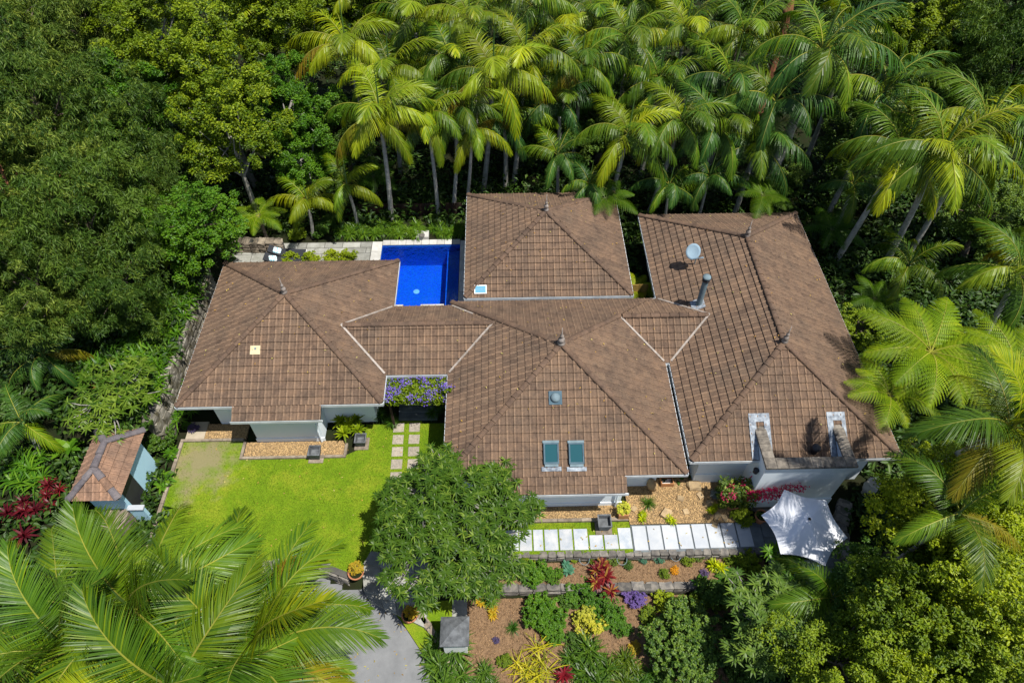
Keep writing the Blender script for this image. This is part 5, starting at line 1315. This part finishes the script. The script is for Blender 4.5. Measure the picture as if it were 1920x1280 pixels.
for u, v, zc, nm, mat, sc, lab in (
    (860, -60, 6.5, 'broad', 'leaf_yg', 1.2, 'forest tree above the grove at the top edge left of centre'),
    (1050, -60, 6.5, 'broad2', 'leaf_mid', 1.2, 'forest tree above the grove at the top edge centre'),
    (1200, -40, 7.0, 'broad', 'leaf_yg', 1.2, 'forest tree above the grove at the top edge right of centre'),
    (1400, 20, 5.0, 'broad2', 'leaf_mid', 1.1, 'forest tree behind the red broken trunk'),
    (1660, 10, 7.0, 'broad', 'leaf_mid', 1.2, 'forest tree at the top edge right of the tallest palm'),
    (1760, 80, 6.5, 'broad2', 'leaf_yg', 1.1, 'yellowish forest tree at the upper right'),
    (1840, 30, 8.0, 'euc', 'leaf_dark', 1.3, 'dark gum tree at the top right corner'),
    (1900, 130, 7.0, 'euc2', 'leaf_dark', 1.2, 'dark gum tree at the right edge above the feathery palms'),
    (1740, 170, 5.0, 'broad', 'leaf_yg', .9, 'golden green crown above the large feathery palm'),
    (1620, 250, 3.5, 'broad2', 'leaf_dark', 1.0, 'dark low tree between tallest palm and feathery palms'),
    (1860, 400, 3.0, 'broad', 'leaf_dark', .9, 'dark low tree right of the small glossy palm'),
    (1610, 610, 1.5, 'bush', 'leaf_yg', 1.3, 'twiggy yellow green tree beside the right eave'),
    (1460, 330, 2.2, 'broad2', 'leaf_dark', .6, 'dark low tree under the leaning trunks'),
    (640, 250, 3.5, 'broad2', 'leaf_dark', .8, 'dark low tree beneath the first grove palms'),
    (1130, 210, 3.5, 'broad', 'leaf_dark', 1.0, 'dark tree filling the middle of the grove'),
    (980, 230, 3.0, 'broad2', 'leaf_dark', .8, 'dark low tree behind the straight pale trunk'),
    (800, 130, 4.5, 'broad', 'leaf_mid', .9, 'dark tree among the slender palms')):
    tree(u, v, zc, nm, mat, sc, lab, BK)
LR = 'lime green trees at lower right'
for u, v, zc, nm, mat, sc, lab in (
    (1760, 940, 4.6, 'round', 'leaf_lime', .95, 'lime tree just below the big right palm'),
    (1900, 940, 5.0, 'round', 'leaf_lime', .95, 'lime tree cut by the right edge below the big palm'),
    (1870, 1150, 5.2, 'round', 'leaf_lime', .95, 'brightest lime tree near the bottom right corner'),
    (1730, 1180, 4.2, 'round', 'leaf_yg', .95, 'yellow green tree left of the brightest lime tree'),
    (1650, 1120, 2.8, 'round', 'leaf_mid', .75, 'darker green tree below the dark curved stone wall'),
    (1800, 1060, 3.4, 'round', 'leaf_yg', .85, 'yellow green tree between the lime crowns'),
    (1580, 1240, 3.6, 'round', 'leaf_yg', .85, 'dull green tree on the bottom edge right of the frangipani'),
    (1900, 1290, 5.0, 'round', 'leaf_yg', .9, 'tree cut by the bottom right corner'),
    (1720, 1300, 4.0, 'round', 'leaf_lime', .8, 'lime tree cut by the bottom edge')):
    tree(u, v, zc, nm, mat, sc, lab, LR, tr=.1)
for u, v, r_, mat, lab in ((1690, 930, .9, 'leaf_dark', 'dark shrub behind the pale stone urn'), (1650, 1000, .9, 'leaf_dark', 'dark shrub right of the curved stone wall'), (1720, 1020, 1.0, 'leaf_mid', 'dim green shrub deeper in the right thicket'),
                         (1330, 1110, .6, 'leaf_mid', 'dim green shrub above the large dark dome bush'), (1400, 1060, .6, 'leaf_yg', 'yellowish shrub at the right end of the upper bed')):
    bush(u, v, 0 if u > 1500 else ZM, 'bush2', mat, r_, lab, group='shrubs in the right thicket')

# hedge of ginger on the left bank
GG = 'ginger clumps on the left bank'
gl = [(338, 560, 'at the back end of the mossy wall'), (315, 590, 'second from the back along the mossy wall'), (300, 630, 'third from the back along the mossy wall'), (285, 665, 'in the middle of the mossy wall'), (268, 700, 'nearer than the middle of the mossy wall'),
      (262, 738, 'at the near end of the mossy wall'), (258, 600, 'behind the row on the bank top'), (240, 640, 'behind the row beside the shaded palm'), (222, 680, 'behind the row above the crimson bromeliad'), (215, 770, 'right of the crimson bromeliad'), (165, 630, 'deep in the bank under dark gum trees'), (185, 690, 'just above the crimson bromeliad')]
for u, v, t_ in gl:
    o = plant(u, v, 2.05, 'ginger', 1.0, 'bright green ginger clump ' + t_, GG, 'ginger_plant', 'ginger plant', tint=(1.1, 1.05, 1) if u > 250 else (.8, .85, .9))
plant(195, 722, 2.7, 'brom_red', 1.2, 'crimson bromeliad in the ginger bank', None, 'bromeliad', 'bromeliad')
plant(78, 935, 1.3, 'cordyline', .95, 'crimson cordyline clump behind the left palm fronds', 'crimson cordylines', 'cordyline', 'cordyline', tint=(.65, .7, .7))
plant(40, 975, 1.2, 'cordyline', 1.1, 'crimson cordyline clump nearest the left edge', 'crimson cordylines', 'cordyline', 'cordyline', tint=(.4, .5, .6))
plant(320, 490, 2.4, 'birdnest', 1.1, 'yellow green bird nest fern below the round green tree', None, 'bird_nest_fern', 'fern')
for u, v, z, key, sc, lab in ((120, 840, 1.2, 'philo', 1.3, 'broad leaved plant left of the gatehouse roof'), (60, 880, 1.2, 'ginger', 1.0, 'ginger plant above the crimson cordylines'), (150, 1000, .4, 'philo', 1.2, 'broad leaved plant under the lower left palm'),
                          (310, 905, .1, 'philo', .9, 'broad leaved plant right of the gatehouse wall'), (325, 850, .1, 'philo', .7, 'small broad leaved plant at the lawn kerb'), (310, 790, .6, 'ginger', .8, 'ginger plant above the lawn left corner'), (345, 770, .3, 'ginger', .6, 'small ginger plant below the left roof corner'),
                          (100, 1060, .2, 'crinum', 1.2, 'strappy plant at the far left under palm fronds'), (30, 1080, .2, 'crinum', 1.2, 'strappy plant on the left edge above the bottom palms')):
    plant(u, v, z, key, sc, lab, 'broad and strap leaved plants at left')
for u, v, lab in ((330, 740, 'leafy shrub at the foot of the mossy wall'), (300, 830, 'leafy shrub behind the gatehouse'), (240, 815, 'leafy shrub behind the gatehouse ridge'), (140, 780, 'leafy shrub left of the light green frangipani'), (90, 820, 'leafy shrub above the gatehouse left corner')):
    bush(u, v, .3, 'bush2', 'leaf_mid', .8, lab, group='leafy shrubs at left')
# by the pool
for k, (u, v) in enumerate([(650, 432), (682, 430), (715, 432), (750, 430), (785, 432), (820, 432), (850, 432)]):
    plant(u, v, .1, 'crinum', .75, ['leftmost clump', 'second clump from left', 'third clump from left', 'middle clump', 'third clump from right', 'second clump from right', 'rightmost clump'][k] + ' of strap leaves along the back of the pool', 'strap leaved clumps behind the pool', tint=(1.5, 1.4, .9))
for k, (u, v) in enumerate([(545, 492), (585, 491), (622, 488), (655, 486)]):
    bush(u, v, .1, 'bush', 'leaf_lime', .55, 'low lime hedge shrub ' + ['nearest the loungers', 'second from the loungers', 'third from the loungers', 'nearest the pool'][k] + ' behind the left roof', group='lime hedge shrubs behind the left roof')
for u, v, mat, lab in ((560, 445, 'leaf_yg', 'yellow green shrub behind the lounger feet'), (600, 440, 'leaf_mid', 'mid green shrub at the back of the patio'), (455, 430, 'leaf_yg', 'yellow green shrub beside the white urn'), (620, 420, 'leaf_mid', 'green shrub under the patio palm')):
    bush(u, v, .1, 'bush2', mat, .5, lab, group='shrubs at the back of the patio')
# agaves by the entrance
for k, (u, v, s_) in enumerate([(640, 790, 1.15), (668, 788, 1.1), (645, 812, 1.1), (672, 806, 1.0), (655, 798, 1.25)]):
    plant(u, v, .35, 'agave', s_, 'green agave rosette ' + ['back left', 'back right', 'front left', 'front right', 'in the middle'][k] + ' of the group beside the left bay', 'agave rosettes beside the left bay', 'agave', 'agave')
for k, (u, v) in enumerate([(712, 778), (735, 790), (810, 775), (825, 760)]):
    plant(u, v, .3, 'tuft', .9, 'dark grassy tuft ' + ['left of the entrance steps', 'in front of the entrance steps at left', 'in front of the entrance at right', 'right of the entrance steps'][k], 'grassy tufts by the entrance', tint=(.8, .9, .8))
# pergola with purple vine
pg = empty('pergola', (-3.7, 17.2, 0), 'dark timber pergola over the entrance carrying the vine', 'pergola')
for y_ in (16.95, 17.85): MB().box(-4.95, -2.45, y_, y_ + .08, 2.15, 2.27).build('beam', 'darkwood', pg)
for x_ in np.arange(-4.9, -2.5, .4): MB().box(x_, x_ + .05, 16.8, 17.95, 2.28, 2.34).build('rafter', 'darkwood', pg)
for x_ in (-4.93, -2.55): MB().box(x_, x_ + .09, 16.96, 17.05, 0, 2.149).build('post', 'darkwood', pg)
def vine(name, label, cat, c, ext, nl, nf, lm, fm, seed, fl_size=.12, base=None):
    g_ = np.random.RandomState(seed); e_ = empty(name, base if base is not None else (c[0], c[1], 0), label, cat); b = np.array(e_.location)
    P = g_.uniform(-1, 1, (nl, 3)) * ext + c - b; k = nl
    V, Fc = leafcloud(P, g_.normal(0, 1, (k, 3)) * [1, 1, .4], g_.normal(0, .5, (k, 3)) + [0, 0, 1], g_.uniform(.08, .2, k), g_.uniform(.05, .1, k))
    link('foliage', mesh('foliage', V, Fc, M[lm], np.repeat(g_.rand(k), 2)), e_)
    cen = g_.uniform(-1, 1, (nf, 3)) * ext * [1, 1, .5] + c - b + [0, 0, ext[2] * .8]; m_ = 28
    P = (cen[:, None] + g_.normal(0, 1, (nf, m_, 3)) * [fl_size, fl_size, fl_size * .7]).reshape(-1, 3); k = len(P)
    V, Fc = leafcloud(P, g_.normal(0, 1, (k, 3)) * [1, 1, .3], g_.normal(0, .4, (k, 3)) + [0, 0, 1], g_.uniform(.05, .1, k), g_.uniform(.04, .07, k))
    link('flowers', mesh('flowers', V, Fc, M[fm], np.repeat(g_.rand(k), 2)), e_, kind='stuff'); return e_
vine('flowering_vine', 'violet flowering vine covering the pergola between two roofs', 'vine', np.array([-3.72, 17.35, 2.35]), np.array([1.25, .62, .22]), 3400, 30, 'leaf_yg', 'petal_purple', 31)
ol = vine('flowering_vine', 'violet flower cluster spilling over the centre roof gutter', 'vine', np.array([-2.3, 17.0, 2.9]), np.array([.15, .12, .08]), 60, 2, 'leaf_yg', 'petal_purple', 32, .09)
# bougainvillea
bg_ = vine('bougainvillea', 'magenta bougainvillea climbing across the white parapet wall', 'climber', np.array([9.45, 13.0, .9]), np.array([.75, .45, .6]), 1500, 7, 'leaf_olive', 'petal_pink', 33, .09, base=(9.4, 13.0, 0))
P = []; g_ = np.random.RandomState(3)
for s0, s1, n in (((9.6, 12.8, 1.3), (11.7, 12.55, 2.2), 330), ((9.7, 12.7, 1.1), (11.0, 12.5, 1.6), 260)):
    t_ = g_.rand(n, 1); P.append(np.array(s0) * (1 - t_) + np.array(s1) * t_ + g_.normal(0, .085, (n, 3)))
P = np.concatenate(P) - np.array((9.4, 13.0, 0)); k = len(P); P[:, 1] = np.minimum(P[:, 1], -.25)
V, Fc = leafcloud(P, g_.normal(0, 1, (k, 3)), g_.normal(0, .6, (k, 3)) + [0, -.4, 1], g_.uniform(.06, .11, k), g_.uniform(.05, .08, k))
link('flowers', mesh('flowers', V, Fc, M['petal_pink'], np.repeat(g_.rand(k), 2)), bg_)
MB().tube([(9.4, 13.0, 0), (9.5, 12.85, .8), (10.2, 12.6, 1.5), (11.6, 12.55, 2.15)], [.03, .025, .015, .006], 5).tube([(9.4, 13.0, 0), (9.6, 12.8, .7), (10.9, 12.5, 1.55)], [.025, .02, .006], 5).build('stem', 'bark', bg_)

# gravel garden plants and rocks
plant(1215, 945, .03, 'tuft', 1.0, 'dark green grassy tuft in the gravel garden', None, 'grass_tuft', 'grass tuft')
for u, v, lab in ((1205, 970, 'lime tuft below the dark grassy tuft'), (1257, 975, 'lime tuft by the pale rock near the white path'), (1335, 955, 'lime tuft beside the rock cluster')):
    plant(u, v, .03, 'lime_small', .9, lab, 'small lime tufts in the gravel garden', tint=(1.4, 1.3, .8))
for i, (u, v, s_, lab) in enumerate(((1300, 912, .34, 'round golden rock at the top of the gravel garden'), (1248, 965, .3, 'pale sandstone rock beside the lime tuft'), (1312, 930, .2, 'small rock below the round golden rock'), (1330, 945, .22, 'brown rock in the middle of the rock line'), (1345, 968, .2, 'brown rock near the terracotta pot'),
                                 (1358, 972, .18, 'dark little rock nearest the terracotta pot'), (1275, 935, .2, 'flat sandy rock in the centre of the gravel'), (1188, 955, .17, 'small rock beside the timber planter'), (1285, 960, .18, 'flat little rock above the white slabs'), (1340, 985, .16, 'little rock at the edge of the white slabs'))):
    me = stone_mesh(300 + i, s_ * 1.5, s_ * 1.2, s_ * .6, 'rock', .2); link('rock', me, None, at(u, v, .0), (0, 0, i), label=lab, cat='rock', group='rocks in the gravel garden')
p = at(1222, 915, 0)
ph = empty('standing_stone', p, 'upright golden boulder below the centre roof eave', 'boulder')
MB().tube([p, p + Vector((-.05, .02, .3)), p + Vector((-.12, .02, .6)), p + Vector((-.15, .03, .75))], [.2, .22, .15, .05], 9).build('boulder', 'rock', ph, smooth=True)
bush(1167, 955, .35, 'bush', 'leaf_variegated', .33, 'cream flowering shrub in the timber planter box', cat='flowers', name='flowering_shrub', tint=(1.1, 1.15, 1.1))
bush(1390, 972, 0, 'bush2', 'leaf_yg', .5, 'green shrub between the two terracotta pots')
bush(1340, 928, 0, 'bush', 'leaf_silver', .25, 'silvery little shrub above the terracotta pot')
bush(1370, 943, .3, 'bush', 'leaf_yg', .22, 'small plant in the pot below the bougainvillea', group='pot plants')
bush(1423, 967, .3, 'bush', 'leaf_mid', .22, 'small plant in the pot beside the terrace', group='pot plants')
bush(669, 1068, .2, 'bush', 'leaf_gold', .32, 'golden green bush in the bowl left of the garden steps', group='pot plants')
bush(771, 1148, ZL + .35, 'bush', 'leaf_gold', .3, 'golden green bush in the bowl right of the garden steps', group='pot plants')
bush(365, 805, .05, 'bush', 'leaf_purple', .28, 'purple leaved small shrub at the left gravel corner')
bush(352, 800, .05, 'bush', 'leaf_green', .25, 'green small shrub at the left gravel corner')
# front beds
bush(1022, 1158, ZL, 'bush2', 'leaf_green', .85, 'dense rounded bright green shrub beside the open mulch', .9)
bush(1035, 1185, ZL, 'bush2', 'leaf_green', .6, 'smaller green shrub merging into the rounded shrub')
bush(1085, 1115, ZL, 'bush', 'leaf_green', .7, 'green shrub left of the crimson bromeliads')
bush(1135, 1150, ZL, 'bush', 'leaf_green', .75, 'green shrub below the crimson bromeliads')
bush(1105, 1172, ZL, 'bush', 'leaf_variegated', .68, 'yellow variegated shrub in the mulch garden', .95)
bush(1188, 1120, ZL, 'bush', 'leaf_purple', .5, 'purple leaved plant right of the crimson bromeliads', .7, tint=(1.5, 1.3, 1.9))
bush(1272, 1215, ZL, 'dome', 'leaf_dark', 1.85, 'large dome shaped dark green shrub', .8, tint=(.95, 1.0, .9))
bush(1245, 1128, ZL, 'bush2', 'leaf_lime', .55, 'lime shrub above the large dark dome shrub')
bush(1300, 1135, ZL, 'bush2', 'leaf_yg', .5, 'yellow green shrub at the dome shrub upper right')
plant(1143, 1085, ZL + .5, 'brom_redtip', 1.15, 'crimson and yellow bromeliad cluster on the lower stone wall', None, 'bromeliad', 'bromeliad')
plant(1057, 1265, ZL + .3, 'brom_red', 1.0, 'crimson bromeliad near the bottom edge beside yellow straps', None, 'bromeliad', 'bromeliad')
plant(1005, 1240, ZL + .1, 'yellow_strap', 1.0, 'clump of bright yellow strap leaves at the bottom', None, 'strap_plant', 'strap plant')
plant(985, 1262, ZL + .1, 'yellow_strap', .8, 'smaller yellow strap clump on the bottom edge', None, 'strap_plant', 'strap plant')
plant(855, 1250, ZL + .1, 'crinum', 1.15, 'dark green strap plant in front of the white pillar', None, 'strap_plant', 'strap plant')
plant(815, 1230, ZL + .1, 'crinum', .8, 'dark green strap plant left of the white pillar', None, 'strap_plant', 'strap plant')
plant(1120, 1245, ZL + .1, 'crinum', 1.1, 'dark green strap plant between yellow straps and dome shrub', None, 'strap_plant', 'strap plant', tint=(.9, .9, .7))
plant(1165, 1262, ZL + .1, 'crinum', .8, 'olive strap plant at the dome shrub lower left', None, 'strap_plant', 'strap plant', tint=(1.3, 1.0, .6))
plant(962, 1178, ZL, 'tuft', .8, 'small dark spiky tuft alone in the mulch', None, 'grass_tuft', 'grass tuft', tint=(.6, .8, .8))
plant(905, 1130, ZL + .05, 'gold', 1.0, 'golden croton near the grey stone path stub', 'golden crotons', 'croton', 'croton')
plant(922, 1142, ZL + .05, 'gold', .85, 'golden croton further into the mulch', 'golden crotons', 'croton', 'croton')
for u, v, key, mat, r_, lab in ((1003, 1078, 'bush2', 'leaf_green', .6, 'low bright green shrub under the frangipani edge'), (985, 1060, 'bush2', 'leaf_yg', .4, 'yellow green shrub beside the left slabs'), (1040, 1082, 'bush', 'leaf_green', .4, 'small green mound in the upper bed'),
                            (1205, 1050, 'bush', 'leaf_blue', .22, 'blue green succulent nearest the slab joint'), (1235, 1050, 'bush', 'leaf_blue', .24, 'blue green succulent in the middle of the upper bed'), (1265, 1070, 'bush', 'petal_orange', .2, 'orange flowering plant in the upper bed'),
                            (1290, 1052, 'bush', 'leaf_yg', .3, 'yellow green herb in the upper bed'), (1150, 1052, 'bush', 'leaf_olive', .25, 'olive herb above the crimson bromeliads'), (1110, 1052, 'bush', 'leaf_yg', .22, 'low herb left of the olive herb'), (1178, 1060, 'bush', 'leaf_mid', .22, 'small green herb right of the crimson bromeliads'),
                            (1375, 1050, 'bush2', 'leaf_yg', .4, 'olive shrub at the right end of the upper bed'), (1320, 1075, 'bush', 'leaf_purple', .2, 'tiny purple plant in the upper bed')):
    bush(u, v, ZM, key, mat, r_, lab, group='low plants in the upper bed')
plant(1060, 1065, ZM + .1, 'bluekale', 1.0, 'blue green kale rosette in the upper bed', None, 'kale', 'kale')
plant(1343, 1062, ZM + .05, 'lime_small', 1.3, 'bright lime plant in the upper bed', None, tint=(1.4, 1.3, .6))
for i, (u, v, lab) in enumerate(((1095, 1052, 'small wire hoop left of the crimson bromeliads'), (1165, 1052, 'small wire hoop above the crimson bromeliads'), (1265, 1045, 'small wire hoop next to the yellow green herb'))):
    p = at(u, v, ZM + .05); pts = [p + Vector((math.cos(a) * .2, math.sin(a) * .2, .2 + .05 * math.sin(a))) for a in np.linspace(0, 6.28, 15)]
    e_ = MB().tube(pts, .012, 5, False).tube([p + Vector((.2, 0, 0)), p + Vector((.2, 0, .2))], .01, 4).tube([p - Vector((.2, 0, 0)), p + Vector((-.2, 0, .2))], .01, 4).build('wire_hoop', 'steel', None, origin=p, label=lab, cat='wire hoop', group='wire hoops in the upper bed')
GF = 'low groundcover filling the front beds'
for u, v, z, key, mat, r_, lab in ((1060, 1130, ZL, 'bush2', 'leaf_mid', .35, 'low green mound between rounded shrub and variegated shrub'), (1075, 1205, ZL, 'bush', 'leaf_mid', .4, 'dark green mound above the olive strap plants'),
        (1165, 1180, ZL, 'bush', 'leaf_green', .45, 'green mound right of the yellow variegated shrub'), (1215, 1155, ZL, 'bush2', 'leaf_yg', .4, 'yellow green mound at the dome shrub upper left'),
        (1190, 1215, ZL, 'bush', 'leaf_gold', .28, 'bronze mound at the dome shrub left side'), (960, 1095, ZL, 'bush', 'leaf_yg', .3, 'small mound under the lower stone wall at left'),
        (1010, 1100, ZL, 'bush2', 'leaf_mid', .35, 'green mound against the lower stone wall'), (1230, 1100, ZL, 'bush2', 'leaf_yg', .35, 'yellow green mound under the lower stone wall at right'),
        (1345, 1125, ZL, 'bush2', 'leaf_yg', .6, 'yellow green shrub behind the dome shrub'), (1385, 1200, ZL, 'bush2', 'leaf_mid', .7, 'dim green shrub right of the dome shrub'), (1395, 1265, ZL, 'bush2', 'leaf_dark', .7, 'dark shrub at the bottom right of the dome shrub'),
        (1310, 1090, ZL, 'bush', 'leaf_mid', .45, 'dim green mound under the wall right end'), (935, 1075, ZM, 'bush2', 'leaf_mid', .4, 'green mound in the bed shaded by the frangipani'),
        (1075, 1048, ZM, 'bush', 'leaf_lime', .22, 'lime cushion plant in the upper bed near the left hoop'), (1310, 1045, ZM, 'bush', 'leaf_olive', .25, 'olive cushion plant in the upper bed at right'), (1245, 1078, ZM, 'bush', 'leaf_yg', .25, 'yellow green cushion plant on the lower wall edge'),
        (930, 1200, ZL, 'bush', 'leaf_purple', .15, 'tiny purple plant in the open mulch'), (945, 1240, ZL, 'bush2', 'leaf_yg', .3, 'green mound left of the yellow straps')):
    bush(u, v, z, key, mat, r_, lab, .7, group=GF)
for u, v, sc, lab, ti in ((1085, 1258, .8, 'green strap plant right of the crimson bromeliad', (1, 1, .9)), (1215, 1275, .8, 'green strap plant cut by the bottom edge', (.8, .9, .8)), (915, 1278, .7, 'green strap plant on the bottom edge left', (1, 1, 1))):
    plant(u, v, ZL + .05, 'crinum', sc, lab, None, 'strap_plant', 'strap plant', tint=ti)
# big leaved plants at the right end of the lower beds
for u, v, lab in ((1320, 1100, 'broad leaved plant above the dome shrub'), (1360, 1080, 'broad leaved plant below the white slabs right end'), (1395, 1110, 'broad leaved plant left of the dark frangipani')):
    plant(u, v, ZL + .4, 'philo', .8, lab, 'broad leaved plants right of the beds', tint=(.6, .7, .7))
# broken red trunk and dead wood
c = at(1478, 20, 7.0); b = Vector((c.x, c.y, 0))
bt = empty('dead_tree', b, 'broken reddish dead trunk standing at the top among palms', 'dead tree')
MB().tube([b, b.lerp(c, .5), c, c + Vector((.1, 0, .6))], [.4, .33, .3, .1], 9).build('trunk', 'bark_red', bt)

# fallen leaves on roofs, drive and slabs
g = np.random.RandomState(77); P = []
for k in ('left', 'centre', 'right', 'pool'):
    r_ = RECT[k]
    for _ in range(75):
        x, y = g.uniform(r_[0] + .3, r_[1] - .3), g.uniform(r_[2] + .3, r_[3] - .3)
        z = hipz(r_, x, y) if k == 'pool' else roofmax(x, y)
        P.append((x, y, z + .11))
for _ in range(60):
    q = at(g.uniform(600, 790), g.uniform(1120, 1280), ZL + .03); P.append((q.x, q.y, q.z + .01))
for _ in range(70): P.append((g.uniform(-13, -2), g.uniform(11.5, 16.8), .05))
for _ in range(30): P.append((g.uniform(1, 10), g.uniform(11.1, 12), .075))
P = np.array(P); k = len(P)
V, Fc = leafcloud(P, g.normal(0, 1, (k, 3)) * [1, 1, .15], g.normal(0, .25, (k, 3)) + [0, 0, 1], g.uniform(.05, .13, k), g.uniform(.03, .06, k))
M['fallen'] = leafmat('fallen_leaf', [(.45, .30, .06), (.30, .17, .05), (.50, .45, .15)], .7, .1)
link('fallen_leaves', mesh('fallen_leaves', V, Fc, M['fallen'], np.repeat(g.rand(k), 2)), kind='stuff', label='scattered yellow and brown fallen leaves', cat='fallen leaves')
